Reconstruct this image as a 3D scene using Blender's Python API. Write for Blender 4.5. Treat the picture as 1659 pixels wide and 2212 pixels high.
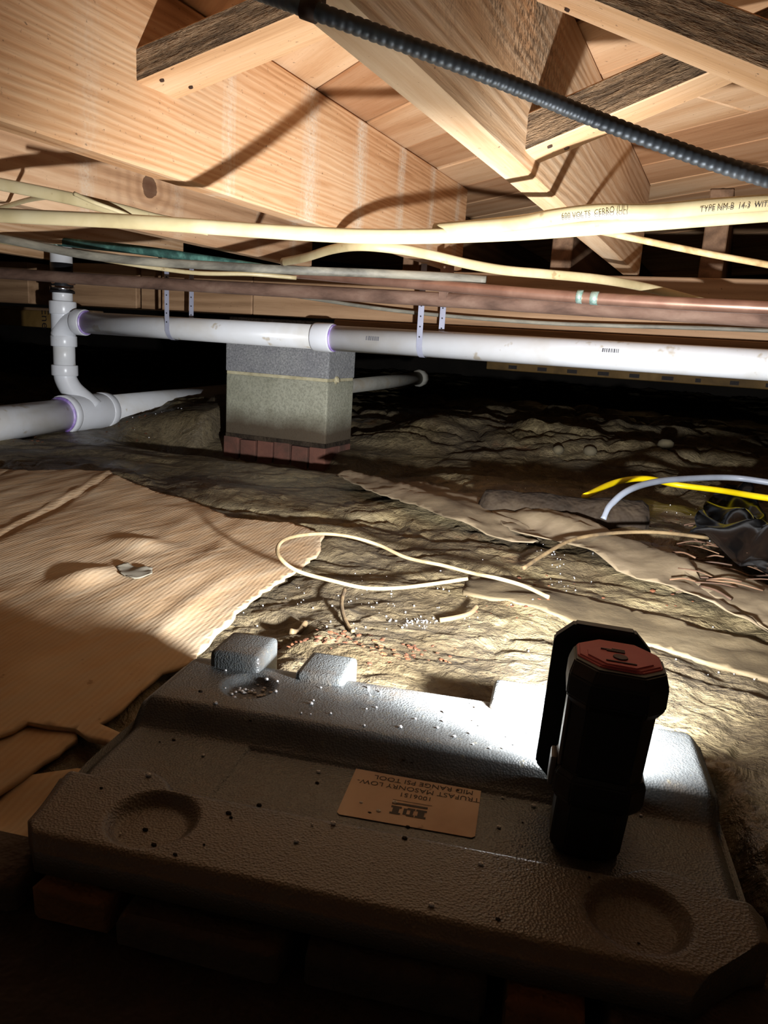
import bpy, bmesh, math, random
import numpy as np
from mathutils import Vector, Matrix
from mathutils.geometry import delaunay_2d_cdt

for o in list(bpy.data.objects): bpy.data.objects.remove(o)
SC = bpy.context.scene
COL = SC.collection
R = math.radians

# ------------------------------------------------------------------ camera, world, exposure
# world axes: X across the joists, Y along the joists, Z up; the camera is at the origin height
F_PX = 1662.0; CX, CY = 829.5, 1106.0
ROLL, PITCH, AZ = R(3.5), R(12.64), R(23.0)
fh = Vector((-math.sin(AZ), math.cos(AZ), 0)); rh = Vector((math.cos(AZ), math.sin(AZ), 0)); uz = Vector((0, 0, 1))
c_f = fh*math.cos(PITCH) - uz*math.sin(PITCH)
c_u0 = uz*math.cos(PITCH) + fh*math.sin(PITCH)
c_r = rh*math.cos(ROLL) + c_u0*math.sin(ROLL)
c_u = -rh*math.sin(ROLL) + c_u0*math.cos(ROLL)
cam_d = bpy.data.cameras.new('camera'); cam = bpy.data.objects.new('camera', cam_d); COL.objects.link(cam)
cam.matrix_world = Matrix(((c_r.x, c_u.x, -c_f.x, 0), (c_r.y, c_u.y, -c_f.y, 0), (c_r.z, c_u.z, -c_f.z, 0), (0, 0, 0, 1)))
cam_d.sensor_fit = 'VERTICAL'; cam_d.sensor_height = 24.0; cam_d.lens = 24.0*F_PX/2212.0
cam_d.clip_start = 0.01
SC.camera = cam
w = bpy.data.worlds.new('world'); SC.world = w; w.use_nodes = True
w.node_tree.nodes['Background'].inputs[0].default_value = (1.0, .88, .74, 1)
w.node_tree.nodes['Background'].inputs[1].default_value = 0.045
SC.view_settings.view_transform = 'Standard'; SC.view_settings.look = 'None'
SC.view_settings.gamma = 1.0; SC.view_settings.use_curve_mapping = False
SC.view_settings.exposure = 0.0

H = 0.21        # underside of joists
SUB = 0.447     # underside of the subfloor
G0 = -0.375     # crawl-space ground
FLOOD_W = 4.4   # the flood lamp's power
BEAM_W = 190.0   # its forward beam

def at(x, y, X=None, Y=None, Z=None):
    """place of a photo pixel at a known distance"""
    d = c_f + c_r*((x-CX)/F_PX) - c_u*((y-CY)/F_PX)
    if X is not None: s = X/d.x
    elif Y is not None: s = Y/d.y
    else: s = Z/d.z
    return d*s

# ------------------------------------------------------------------ numpy noise
_rng = np.random.RandomState(7)
_T = _rng.rand(256, 256)
def vnoise(x, y):
    xi = np.floor(x).astype(int); yi = np.floor(y).astype(int)
    fx = x-xi; fy = y-yi
    fx = fx*fx*fx*(fx*(fx*6-15)+10); fy = fy*fy*fy*(fy*(fy*6-15)+10)
    a = _T[xi & 255, yi & 255]; b = _T[(xi+1) & 255, yi & 255]
    c = _T[xi & 255, (yi+1) & 255]; d = _T[(xi+1) & 255, (yi+1) & 255]
    return (a+(b-a)*fx)*(1-fy) + (c+(d-c)*fx)*fy
def fbm(x, y, o=4):
    s = 0; a = .5; t = 0
    for i in range(o):
        s = s+a*vnoise(x+17.3*i, y-9.1*i); t += a; a *= .5; x = x*2.03; y = y*2.03
    return s/t
def ridged(x, y, o=3):
    s = 0; a = .5; t = 0
    for i in range(o):
        n = 1-np.abs(2*vnoise(x+31.7*i, y+5.3*i)-1); s = s+a*n*n; t += a; a *= .5; x = x*2.1; y = y*2.1
    return s/t
def smooth(e0, e1, v):
    t = np.clip((v-e0)/(e1-e0), 0, 1); return t*t*(3-2*t)

def ground_z(x, y):
    x = np.asarray(x, float); y = np.asarray(y, float)
    p = x*rh.x + y*rh.y; q = x*fh.x + y*fh.y           # along / across the wrinkles
    wx = fbm(x*3.1+3, y*3.1, 4)-.5; wy = fbm(x*3.4-8, y*3.4+4, 4)-.5
    p2 = p + .42*wx; q2 = q + .16*p + .34*wy
    z = G0 + .03*(fbm(x*1.4+11, y*1.4+2, 3)-.5)
    far = smooth(1.0, 2.8, q)
    b1 = np.abs(2*vnoise(p2*3.4+5, q2*7.5)-1); b2 = np.abs(2*vnoise(p2*8+1.7, q2*15+3)-1); b3 = ridged(p2*19, q2*30+7, 2)
    z = z + (.010+.045*far)*(b1**.8-.35) + (.008+.016*far)*(b2**.8-.35) + (.0045+.006*far)*(b3-.5)
    z = z + .006*(fbm(x*40, y*40, 3)-.5)
    # calm, low mud before the pier, trench at its foot, bank beside it
    calm = smooth(-2.6, -2.0, x)*smooth(-.5, -.9, x)*smooth(1.45, 1.7, y)*smooth(2.6, 2.45, y)
    z = z*(1-.75*calm) + .75*calm*(G0-.016)
    trench = np.exp(-((y-2.16)/.12)**2)*smooth(-2.05, -1.75, x)*smooth(-.7, -1.0, x)
    z = z - .09*trench
    bank = smooth(-1.69, -1.73, x)*smooth(2.20, 2.34, y)*smooth(3.6, 2.6, y)
    z = z + .095*bank*smooth(-2.35, -1.75, x)
    z = z + .07*smooth(2.35, 2.9, y)*smooth(5.5, 3.2, y)*smooth(-1.25, -1.0, x)*smooth(.6, -.4, x)
    # pressed flat below the big cardboard sheet
    cm = smooth(-.62, -.76, x)*smooth(.5, .6, y)*smooth(-.01, -.09, y-(1.27+(-.66-x)*.34))
    z = z*(1-cm) + np.minimum(z, G0-.006)*cm
    # bank of mud heaped behind and right of the case
    ca = (x+.165)*.982+(y-.435)*.191; cb = -(x+.165)*.191+(y-.435)*.982
    heap = smooth(-.26, -.16, ca)*smooth(.8, .45, ca)*smooth(.125, .175, cb)*smooth(.62, .2, cb)
    side = smooth(.215, .26, ca)*smooth(.8, .45, ca)*smooth(-.10, .02, cb)*smooth(.62, .2, cb)
    z = z + .042*np.maximum(heap, side)
    # hollow under the case
    case = smooth(-.29, -.235, ca)*smooth(.255, .22, ca)*smooth(.175, .155, cb)
    z = z*(1-case) + np.minimum(z, G0-.012)*case
    return z
def gz(x, y): return float(ground_z(np.array([x]), np.array([y]))[0])

# ------------------------------------------------------------------ materials
def lin(c):
    if isinstance(c, str):
        c = [int(c[i:i+2], 16)/255 for i in (0, 2, 4)]
    return tuple((v/12.92 if v <= .04045 else ((v+.055)/1.055)**2.4) for v in c[:3]) + (1,)

class NT:
    def __init__(s, name):
        s.m = bpy.data.materials.new(name); s.m.use_nodes = True
        s.t = s.m.node_tree; s.n = s.t.nodes; s.bsdf = s.n['Principled BSDF']
    def node(s, ty, **kw):
        n = s.n.new(ty)
        for k, v in kw.items(): setattr(n, k, v)
        return n
    def set(s, n, i, v):
        if hasattr(v, 'is_linked') or isinstance(v, bpy.types.NodeSocket): s.t.links.new(v, n.inputs[i])
        else: n.inputs[i].default_value = v
    def coord(s, scale=(1, 1, 1), rot=(0, 0, 0), vary=True, out='Object'):
        tc = s.node('ShaderNodeTexCoord'); mp = s.node('ShaderNodeMapping')
        s.t.links.new(tc.outputs[out], mp.inputs['Vector'])
        mp.inputs['Scale'].default_value = scale; mp.inputs['Rotation'].default_value = rot
        if vary:
            oi = s.node('ShaderNodeObjectInfo'); mu = s.node('ShaderNodeMath', operation='MULTIPLY'); mu.inputs[1].default_value = 37.0
            s.t.links.new(oi.outputs['Random'], mu.inputs[0]); cb = s.node('ShaderNodeCombineXYZ')
            for i in range(3): s.t.links.new(mu.outputs[0], cb.inputs[i])
            s.t.links.new(cb.outputs[0], mp.inputs['Location'])
        return mp.outputs[0]
    def noise(s, vec, scale=5, detail=4, rough=.55, dist=0):
        n = s.node('ShaderNodeTexNoise'); s.t.links.new(vec, n.inputs['Vector'])
        n.inputs['Scale'].default_value = scale; n.inputs['Detail'].default_value = detail
        n.inputs['Roughness'].default_value = rough; n.inputs['Distortion'].default_value = dist
        return n.outputs['Fac']
    def ramp(s, fac, stops):
        n = s.node('ShaderNodeValToRGB'); s.t.links.new(fac, n.inputs[0]); e = n.color_ramp.elements
        while len(e) < len(stops): e.new(.5)
        for el, (p, c) in zip(e, stops):
            el.position = p; el.color = lin(c) if not isinstance(c, (int, float)) else (c, c, c, 1)
        return n.outputs[0]
    def mix(s, fac, a, b, mode='MIX'):
        n = s.node('ShaderNodeMix', data_type='RGBA', blend_type=mode)
        s.set(n, 0, fac)
        for i, v in ((6, a), (7, b)):
            if isinstance(v, (str, tuple)): n.inputs[i].default_value = lin(v) if isinstance(v, str) else v
            else: s.t.links.new(v, n.inputs[i])
        return n.outputs[2]
    def math(s, op, a, b=0.0, c=None):
        n = s.node('ShaderNodeMath', operation=op); s.set(n, 0, a); s.set(n, 1, b)
        if c is not None: s.set(n, 2, c)
        return n.outputs[0]
    def bump(s, h, strength=.4, dist=.004, normal=None):
        n = s.node('ShaderNodeBump'); n.inputs['Strength'].default_value = strength; n.inputs['Distance'].default_value = dist
        s.t.links.new(h, n.inputs['Height'])
        if normal is not None: s.t.links.new(normal, n.inputs['Normal'])
        s.t.links.new(n.outputs[0], s.bsdf.inputs['Normal']); return n.outputs[0]
    def base(s, c, rough=.6, metal=0.0, spec=.5):
        if isinstance(c, str): s.bsdf.inputs['Base Color'].default_value = lin(c)
        else: s.t.links.new(c, s.bsdf.inputs['Base Color'])
        s.set(s.bsdf, 'Roughness', rough); s.bsdf.inputs['Metallic'].default_value = metal
        s.bsdf.inputs['Specular IOR Level'].default_value = spec
        return s.m

def wood(name, light, mid, dark, axis=1, ring=55, mold=False, seams=None, rough_sawn=False, spots=.0, knots=None, wave=.18, vary=False):
    t = NT(name)
    sc = [1.0, 1.0, 1.0]; sc[axis] = .06
    v = t.coord(tuple(sc))
    big = t.noise(v, 9, 5, .6, .6)
    tc = t.node('ShaderNodeTexCoord')
    if knots:       # growth rings bend round each knot
        vv = t.coord(tuple(sc), vary=False)
        sep = t.node('ShaderNodeSeparateXYZ'); t.t.links.new(tc.outputs['Object'], sep.inputs[0])
        kf = None
        for (ky, kz, kr) in knots:
            dy = t.math('MULTIPLY', t.math('SUBTRACT', sep.outputs[1], ky), .8); dz = t.math('MULTIPLY', t.math('SUBTRACT', sep.outputs[2], kz), .8)
            dy = t.math('ADD', dy, t.math('MULTIPLY', t.math('SUBTRACT', big, .5), .05))
            d = t.math('SQRT', t.math('ADD', t.math('MULTIPLY', dy, dy), t.math('MULTIPLY', dz, dz)))
            g = t.math('DIVIDE', d, kr)
            kf = g if kf is None else t.math('MINIMUM', kf, g)
    wv = t.node('ShaderNodeTexWave', wave_type='BANDS', bands_direction='Z' if axis != 2 else 'X', wave_profile='SIN')
    t.t.links.new(v, wv.inputs['Vector']); wv.inputs['Scale'].default_value = ring/6.28*2
    wv.inputs['Distortion'].default_value = 14.0; wv.inputs['Detail'].default_value = 3; wv.inputs['Detail Scale'].default_value = .9
    fine = t.noise(v, 210, 3, .6)
    f = t.math('ADD', t.math('MULTIPLY', wv.outputs['Fac'], wave), t.math('MULTIPLY', big, .75-wave*.6))
    f = t.math('ADD', f, t.math('MULTIPLY', fine, .26))
    col = t.ramp(f, [(.28, dark), (.5, mid), (.78, light)])
    if vary:
        oi = t.node('ShaderNodeObjectInfo'); col = t.mix(t.ramp(oi.outputs['Random'], [(0.0, 0.0), (1.0, .55)]), col, dark, 'MULTIPLY')
    blot = t.noise(t.coord((1, 1, 1)), 3.2, 4, .6)
    col = t.mix(t.math('MULTIPLY', blot, .35), col, mid, 'MULTIPLY')
    if knots:
        rings = t.math('SINE', t.math('MULTIPLY', kf, 9.0))
        near = t.math('SUBTRACT', 1.0, t.math('MINIMUM', t.math('MULTIPLY', kf, .28), 1.0))
        col = t.mix(t.math('MULTIPLY', t.math('MULTIPLY', near, .28), t.math('ADD', rings, .6)), col, '7a5238')
        core = t.math('LESS_THAN', kf, .55)
        col = t.mix(t.math('MULTIPLY', core, .8), col, '4a2f22')
    if seams:       # pale drips washed down the face below each subfloor joint
        sep = t.node('ShaderNodeSeparateXYZ'); t.t.links.new(tc.outputs['Object'], sep.inputs[0])
        wob = t.math('MULTIPLY', t.math('SUBTRACT', t.noise(t.coord((1, 30, 3), vary=False), 3, 4), .5), .05)
        brk = t.noise(t.coord((20, 60, 60), vary=False), 3.0, 4, .7)
        for (sy, wd, st) in seams:
            d = t.math('ABSOLUTE', t.math('ADD', t.math('SUBTRACT', sep.outputs[1], sy), wob))
            k = t.math('SUBTRACT', 1.0, t.math('MINIMUM', t.math('DIVIDE', d, wd), 1.0))
            k = t.math('MULTIPLY', k, t.ramp(brk, [(.35, .15), (.62, 1.0)]))
            col = t.mix(t.math('MULTIPLY', k, st), col, 'cfc3ae')
    speck = t.noise(t.coord((60, 45, 60)), 2.2, 3, .7)
    if spots:
        col = t.mix(t.ramp(speck, [(.68-.04*spots, 0.0), (.74, .8)]), col, '5b4230')
    if mold:
        sp = t.noise(t.coord((110, 110, 62)), 1.6, 4, .75)
        reg = t.noise(t.coord((1, 1, 1)), 5.5, 3, .6)
        k = t.math('MULTIPLY', t.ramp(sp, [(.46, 0.0), (.55, 1.0)]), t.ramp(reg, [(.32, 0.0), (.46, 1.0)]))
        sep2 = t.node('ShaderNodeSeparateXYZ'); t.t.links.new(tc.outputs['Object'], sep2.inputs[0])
        ylim = t.ramp(t.math('ADD', t.math('MULTIPLY', sep2.outputs[1], .5), t.math('MULTIPLY', t.math('SUBTRACT', reg, .5), .25)), [(.50, 1.0), (.62, 0.0)])
        zlim = t.ramp(t.math('ADD', sep2.outputs[2], t.math('MULTIPLY', t.math('SUBTRACT', reg, .5), .2)), [(.27, 0.0), (.33, 1.0)])
        k = t.math('MULTIPLY', t.math('MULTIPLY', k, ylim), zlim)
        col = t.mix(t.math('MULTIPLY', k, .8), col, '3d2b1c')
    h = t.math('ADD', t.math('MULTIPLY', wv.outputs['Fac'], .4), t.math('MULTIPLY', fine, .8))
    if rough_sawn:
        rs = t.noise(t.coord((.14 if axis == 0 else 1.0, .14 if axis == 1 else 1.0, 1)), 160, 4, .8)
        col = t.mix(t.ramp(rs, [(.40, .75), (.60, 0.0)]), col, '33261a')
        h = t.math('ADD', h, t.math('MULTIPLY', rs, 3.0))
    t.bump(h, .35 if not rough_sawn else .9, .0025 if not rough_sawn else .005)
    return t.base(col, .72, spec=.25)

M = {}
M['joist'] = wood('joist_wood', 'e0c4a4', 'c8a37c', 'a07a55', spots=.6)
M['joist_seam'] = wood('joist_wood_streaked', 'dfbe98', 'c79b70', '9d7048', ring=90, wave=.15, spots=.8,
                       seams=[(.80, .03, .25), (1.10, .022, .6), (1.36, .040, .8), (1.575, .036, .9), (1.80, .03, .8), (2.01, .028, .75), (2.22, .028, .7)])
M['joist_knot'] = wood('joist_wood_knotted', 'dcbd9a', 'c29b76', '9b7656', ring=34, spots=.3, knots=[(1.513, .311, .036)],
                       seams=[(1.32, .03, .55), (1.62, .03, .3), (1.98, .03, .3), (2.18, .03, .5)])
M['joist_mold'] = wood('joist_wood_spotted', 'dbc2a2', 'c4a07a', '9a7652', mold=True, spots=.3)
M['sub'] = wood('subfloor_wood', 'e6c7a2', 'cfa67c', 'a87a52', axis=1, ring=22, spots=.4, vary=True)
M['brace'] = wood('bridging_wood', 'e8c9a4', 'd6ae84', 'b08458', axis=0, ring=30, spots=.5)
M['brace_rough'] = wood('bridging_wood_rough', 'b89b7a', '957859', '644f39', axis=0, ring=40, rough_sawn=True)
M['girder'] = wood('girder_wood', 'b0906f', '957658', '70543b', axis=0, ring=26, spots=.4)
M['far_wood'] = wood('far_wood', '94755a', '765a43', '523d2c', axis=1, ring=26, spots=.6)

def mat_ground():
    t = NT('muddy_plastic_ground')
    v = t.coord((1, 1, 1), vary=False)
    a = t.noise(v, 3.0, 6, .62, .4); b = t.noise(v, 14, 5, .65, .8); c = t.noise(v, 90, 4, .7)
    col = t.ramp(a, [(.32, '4a3f2d'), (.5, '6d6047'), (.68, '8b7d5c')])
    col = t.mix(t.ramp(b, [(.40, .65), (.62, 0.0)]), col, '3b3021')
    col = t.mix(t.ramp(c, [(.30, .6), (.5, 0.0)]), col, '2a2218')
    rust = t.noise(v, 5.5, 5, .65)
    col = t.mix(t.ramp(rust, [(.62, 0.0), (.74, .45)]), col, '6b4426')
    wet = t.noise(v, 4, 3, .5)
    rg = t.ramp(wet, [(.35, .30), (.6, .75)])
    crack = t.node('ShaderNodeTexVoronoi', feature='DISTANCE_TO_EDGE')
    wv = t.node('ShaderNodeVectorMath', operation='ADD'); nz = t.node('ShaderNodeTexNoise'); nz.inputs['Scale'].default_value = 9
    t.t.links.new(v, nz.inputs['Vector']); t.t.links.new(v, wv.inputs[0])
    sc = t.node('ShaderNodeVectorMath', operation='SCALE'); sc.inputs['Scale'].default_value = .22
    t.t.links.new(nz.outputs['Color'], sc.inputs[0]); t.t.links.new(sc.outputs[0], wv.inputs[1])
    mp = t.node('ShaderNodeMapping'); mp.inputs['Rotation'].default_value = (0, 0, -AZ); mp.inputs['Scale'].default_value = (.5, 1.5, 1)
    t.t.links.new(wv.outputs[0], mp.inputs['Vector']); t.t.links.new(mp.outputs[0], crack.inputs['Vector']); crack.inputs['Scale'].default_value = 7.5
    ck = t.ramp(crack.outputs['Distance'], [(0.0, 0.0), (.05, 1.0)])
    h = t.math('ADD', t.math('ADD', t.math('MULTIPLY', b, 2.0), t.math('MULTIPLY', c, .6)), t.math('MULTIPLY', ck, .12))
    t.bump(h, .65, .010)
    return t.base(col, rg, spec=.45)
M['ground'] = mat_ground()

def mat_simple(name, stops, scale=6, detail=5, rough=.6, metal=0., bump=.0, bscale=80, spec=.5, stretch=(1, 1, 1), bdist=.002, speck=None):
    t = NT(name); v = t.coord(stretch)
    n = t.noise(v, scale, detail, .6, .3)
    k = len(stops); col = t.ramp(n, [(.3+.4*i/max(1, k-1), s) for i, s in enumerate(stops)])
    if speck:
        sp = t.noise(t.coord((1, 1, 1)), speck[1], 3, .7); col = t.mix(t.ramp(sp, [(speck[2], 0.0), (speck[2]+.07, speck[3])]), col, speck[0])
    if bump: t.bump(t.noise(t.coord(stretch), bscale, 3, .65), bump, bdist)
    return t.base(col, rough, metal, spec)

M['card'] = None
def mat_card():
    t = NT('damp_cardboard'); v = t.coord((1, 1, 1), vary=False)
    mp = t.coord((1, 1, 1), rot=(0, 0, R(-15)), vary=False)
    wv = t.node('ShaderNodeTexWave', wave_type='BANDS', bands_direction='X'); t.t.links.new(mp, wv.inputs['Vector'])
    wv.inputs['Scale'].default_value = 48; wv.inputs['Distortion'].default_value = 2.5; wv.inputs['Detail'].default_value = 2; wv.inputs['Detail Scale'].default_value = .4
    a = t.noise(v, 4, 5, .6); b = t.noise(t.coord((6, 1, 1), rot=(0, 0, R(-15)), vary=False), 9, 4, .6)
    col = t.ramp(a, [(.3, 'a88a68'), (.5, 'c0a27e'), (.7, 'cdb696')])
    col = t.mix(t.ramp(b, [(.42, .0), (.66, .55)]), col, 'bcae96')
    col = t.mix(t.math('MULTIPLY', wv.outputs['Fac'], .12), col, '8a6238')
    d = t.noise(v, 60, 3, .7); col = t.mix(t.ramp(d, [(.66, 0.0), (.74, .5)]), col, '6e5233')
    h = t.math('ADD', t.math('MULTIPLY', wv.outputs['Fac'], .07), t.math('MULTIPLY', b, .8))
    t.bump(h, .5, .004)
    return t.base(col, .8, spec=.2)
M['card'] = mat_card()
M['fabric'] = mat_simple('grey_brown_liner', ['544838', '73654f', '877862'], 7, 5, .75, 0, .3, 60, .3)
M['plank'] = mat_simple('muddy_plank', ['463b2a', '5d503a', '6c5f48'], 8, 5, .75, 0, .4, 90, .3)
M['log'] = mat_simple('muddy_roll', ['1a140e', '2a2118', '3a3024'], 14, 6, .85, 0, 1.0, 18, .2, bdist=.018)
M['bag'] = mat_simple('black_plastic', ['050506', '08090a', '0c0d0f'], 5, 3, .22, 0, .15, 14, .5, bdist=.004)
M['pvc'] = mat_simple('white_pvc', ['c9c6c0', 'd6d7d8', 'dcdfe3'], 5, 4, .33, 0, 0, spec=.5, speck=('a3906a', 16, .62, .6))
M['pvc_fit'] = mat_simple('white_pvc_fitting', ['cfd0d2', 'd9dbdf', 'dfe2e8'], 5, 4, .3, speck=('a3906a', 22, .68, .4))
M['primer'] = mat_simple('purple_primer', ['7a5aa8', 'a78fd0', 'cfc3e2'], 30, 3, .4)
M['ink'] = mat_simple('grey_print', ['4a4a50', '55555c'], 30, 2, .6)
M['ink_dark'] = mat_simple('dark_print', ['2a2320', '3a2f2a'], 90, 3, .7)
M['cable'] = mat_simple('cream_cable_jacket', ['a5956e', 'b6a67e', 'c2b48f'], 12, 4, .42, speck=('7a5a34', 30, .66, .5))
M['cable_old'] = mat_simple('aged_grey_cable_jacket', ['4d4a42', '7d796c', 'a09a88'], 22, 5, .6, 0, .5, 60, stretch=(.3, 1, 1))
M['cable_dirty'] = mat_simple('dirty_cable_jacket', ['8a6f48', 'b89a6b', 'cdb78c'], 30, 5, .6)
M['copper'] = mat_simple('dull_copper', ['7d5a4a', '9a7462', 'b08a76'], 10, 4, .34, .6)
M['patina'] = mat_simple('green_copper_patina', ['27403c', '3c625a', '6fa394'], 24, 5, .6, .3)
M['solder'] = mat_simple('solder_patina', ['6fae9c', 'b9cfc4', '4f8f80'], 60, 4, .4, .5)
M['iron'] = mat_simple('rusted_iron', ['4f3b31', '765c4e', '8d7464'], 18, 6, .8, .1, .7, 90, .3, stretch=(.4, 1, 1))
M['strap'] = mat_simple('grey_hanger_strap', ['8e90a0', 'a2a4b4'], 12, 3, .5)
M['strap_hole'] = mat_simple('strap_hole_dark', ['1b1b20', '242429'], 10, 2, .8)
M['steel'] = mat_simple('bright_steel', ['b9bcc4', 'd5d8de'], 10, 3, .18, 1.0)
M['rubber'] = mat_simple('black_rubber', ['101012', '19191b'], 14, 3, .55)
M['rust_crust'] = mat_simple('rust_crust', ['2e1c12', '5a3a24', '7a4f30'], 40, 5, .9, 0, 1., 120, bdist=.004)
M['block'] = None
def mat_block():
    t = NT('concrete_block'); v = t.coord((1, 1, 1), vary=True)
    a = t.noise(v, 5, 5, .6); g = t.noise(v, 150, 3, .8)
    col = t.ramp(a, [(.3, '77777a'), (.6, '929290')])
    col = t.mix(t.ramp(g, [(.38, .6), (.56, 0.0)]), col, '4c4c50')
    col = t.mix(t.ramp(g, [(.60, 0.0), (.72, .6)]), col, 'bdbdbd')
    t.bump(g, .6, .003); return t.base(col, .9, spec=.2)
M['block'] = mat_block()
def mat_block_mud():
    t = NT('concrete_block_mud_splashed'); v = t.coord((1, 1, 1), vary=False)
    a = t.noise(v, 6, 5, .6); g = t.noise(v, 150, 3, .8)
    col = t.ramp(a, [(.3, '83826f'), (.6, '9b9a88')])
    col = t.mix(t.ramp(g, [(.38, .5), (.56, 0.0)]), col, '5a594e')
    tc = t.node('ShaderNodeTexCoord'); sep = t.node('ShaderNodeSeparateXYZ'); t.t.links.new(tc.outputs['Object'], sep.inputs[0])
    zz = t.math('ADD', sep.outputs[2], t.math('MULTIPLY', t.math('SUBTRACT', a, .5), .06))
    col = t.mix(t.ramp(t.math('ADD', t.math('MULTIPLY', zz, 2.5), .5), [(.33, .95), (.52, 0.0)]), col, '43372a')
    t.bump(g, .6, .003); return t.base(col, .9, spec=.2)
M['block_mud'] = mat_block_mud()
M['mortar'] = mat_simple('pale_mortar', ['8d8465', 'aaa182', 'b9b193'], 30, 4, .9, 0, .7, 120)
M['brick'] = mat_simple('red_brick_muddy', ['3a281d', '573529', '684132'], 9, 5, .9, 0, .6, 120)
M['brick_dark'] = mat_simple('old_sooty_brick', ['3b322b', '54463a', '6a5442'], 7, 5, .9, 0, .9, 60, bdist=.006)
M['brick_orange'] = mat_simple('orange_clay_brick', ['5d4028', '7d5430', '8f6a3c'], 7, 5, .9, 0, .9, 60, bdist=.006)
M['earth'] = mat_simple('dark_earth_mortar', ['241d17', '342a21'], 12, 5, .95, 0, .9, 40, bdist=.008)
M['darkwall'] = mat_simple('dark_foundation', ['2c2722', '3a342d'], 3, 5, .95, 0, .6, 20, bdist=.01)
M['kraft'] = mat_simple('kraft_paper_facing', ['6f5428', '8a6a36', 'a07f4b'], 6, 4, .7)
M['pipe_clay'] = mat_simple('dusty_pvc', ['7f7c72', '97948a', '8b7f6a'], 10, 5, .7)
def mat_case():
    t = NT('pebbled_grey_plastic'); v = t.coord((1, 1, 1), vary=False)
    vo = t.node('ShaderNodeTexVoronoi'); t.t.links.new(v, vo.inputs['Vector']); vo.inputs['Scale'].default_value = 620
    a = t.noise(v, 18, 5, .65); d = t.noise(v, 130, 4, .8); mud = t.noise(v, 11, 5, .7)
    col = t.ramp(a, [(.3, '46494a'), (.6, '585b5b')])
    col = t.mix(t.ramp(d, [(.60, 0.0), (.72, .5)]), col, '8d8468')
    col = t.mix(t.ramp(mud, [(.52, 0.0), (.70, .7)]), col, '5f4e3b')
    tc = t.node('ShaderNodeTexCoord'); sep = t.node('ShaderNodeSeparateXYZ'); t.t.links.new(tc.outputs['Object'], sep.inputs[0])
    near = t.ramp(t.math('ADD', t.math('MULTIPLY', sep.outputs[1], -3.0), t.math('MULTIPLY', a, .25)), [(.20, 0.0), (.38, .75)])   # caked dust on the near half
    col = t.mix(near, col, '6a5a48')
    h = t.math('ADD', vo.outputs['Distance'], t.math('MULTIPLY', d, .4))
    t.bump(h, .5, .0008)
    return t.base(col, .37, spec=.5)
M['case'] = mat_case()
M['paper'] = mat_simple('aged_paper_label', ['b39680', 'caae96', 'd4bca6'], 14, 4, .8, speck=('5a3c28', 60, .70, .8))
M['black'] = mat_simple('matte_black_plastic', ['0b0b0c', '121213'], 12, 3, .5)
M['grip'] = mat_simple('grey_plastic_rib', ['5a5552', '6b6562'], 12, 3, .5)
M['red'] = mat_simple('red_rubber', ['b85055', 'c86064'], 12, 3, .6)
M['red_dark'] = mat_simple('red_rubber_moulding', ['3a1314', '451719'], 12, 3, .6)
M['yellow'] = mat_simple('yellow_cord_jacket', ['d6b800', 'e8cc10'], 12, 3, .4)
M['grey_wire'] = mat_simple('grey_blue_cord_jacket', ['70757f', '878d98'], 12, 3, .45)
M['wire'] = mat_simple('muddy_wire', ['6b5a40', '8f7b5a', 'a38f6e'], 20, 4, .6)
M['root'] = mat_simple('muddy_root', ['4a3b27', '6b5739', '7d6848'], 20, 4, .8, 0, .5, 60)
M['needle'] = mat_simple('dry_needles', ['2e2016', '4f3624', '6d5238'], 10, 3, .8)
M['bead'] = mat_simple('white_foam_crumb', ['cfcfcf', 'e8e8e8'], 10, 2, .7)
M['leaf'] = mat_simple('brown_leaf_bit', ['3f2412', '5a3117', '6d4222'], 16, 3, .8)
M['scrap'] = mat_simple('grey_paper_scrap', ['7f7869', '96907f'], 16, 3, .8)
M['stone'] = mat_simple('pale_stone', ['4d4536', '62583f'], 9, 4, .85, 0, .5, 40)
M['conduit'] = mat_simple('dull_ribbed_steel', ['555b62', '6a7178', '7d848c'], 20, 4, .42, .35)
M['nail'] = mat_simple('rusty_nail', ['3a2c26', '57453c'], 20, 3, .6, .6)
em = NT('lamp_lens'); em.bsdf.inputs['Emission Color'].default_value = (.95, .97, 1, 1); em.bsdf.inputs['Emission Strength'].default_value = 30.0
em.bsdf.inputs['Base Color'].default_value = (.9, .9, .8, 1); M['lens'] = em.m

# ------------------------------------------------------------------ mesh helpers
def link(name, me, mat, parent=None, smooth_=False):
    o = bpy.data.objects.new(name, me); COL.objects.link(o)
    for m in (mat if isinstance(mat, (list, tuple)) else [mat]): me.materials.append(m)
    if smooth_:
        me.polygons.foreach_set('use_smooth', [True]*len(me.polygons))
    if parent is not None: o.parent = parent
    return o
def from_bm(name, bm, mat, parent=None, smooth_=False):
    me = bpy.data.meshes.new(name); bmesh.ops.recalc_face_normals(bm, faces=bm.faces[:]); bm.to_mesh(me); bm.free()
    return link(name, me, mat, parent, smooth_)
def tag(o, label, cat, group=None, kind=None):
    o['label'] = label; o['category'] = cat
    if group: o['group'] = group
    if kind: o['kind'] = kind
    return o
def struct(o): o['kind'] = 'structure'; return o
def empty(name, loc=(0, 0, 0), rot=(0, 0, 0)):
    o = bpy.data.objects.new(name, None); COL.objects.link(o); o.location = loc; o.rotation_euler = rot
    o.empty_display_size = .05
    return o
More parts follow.
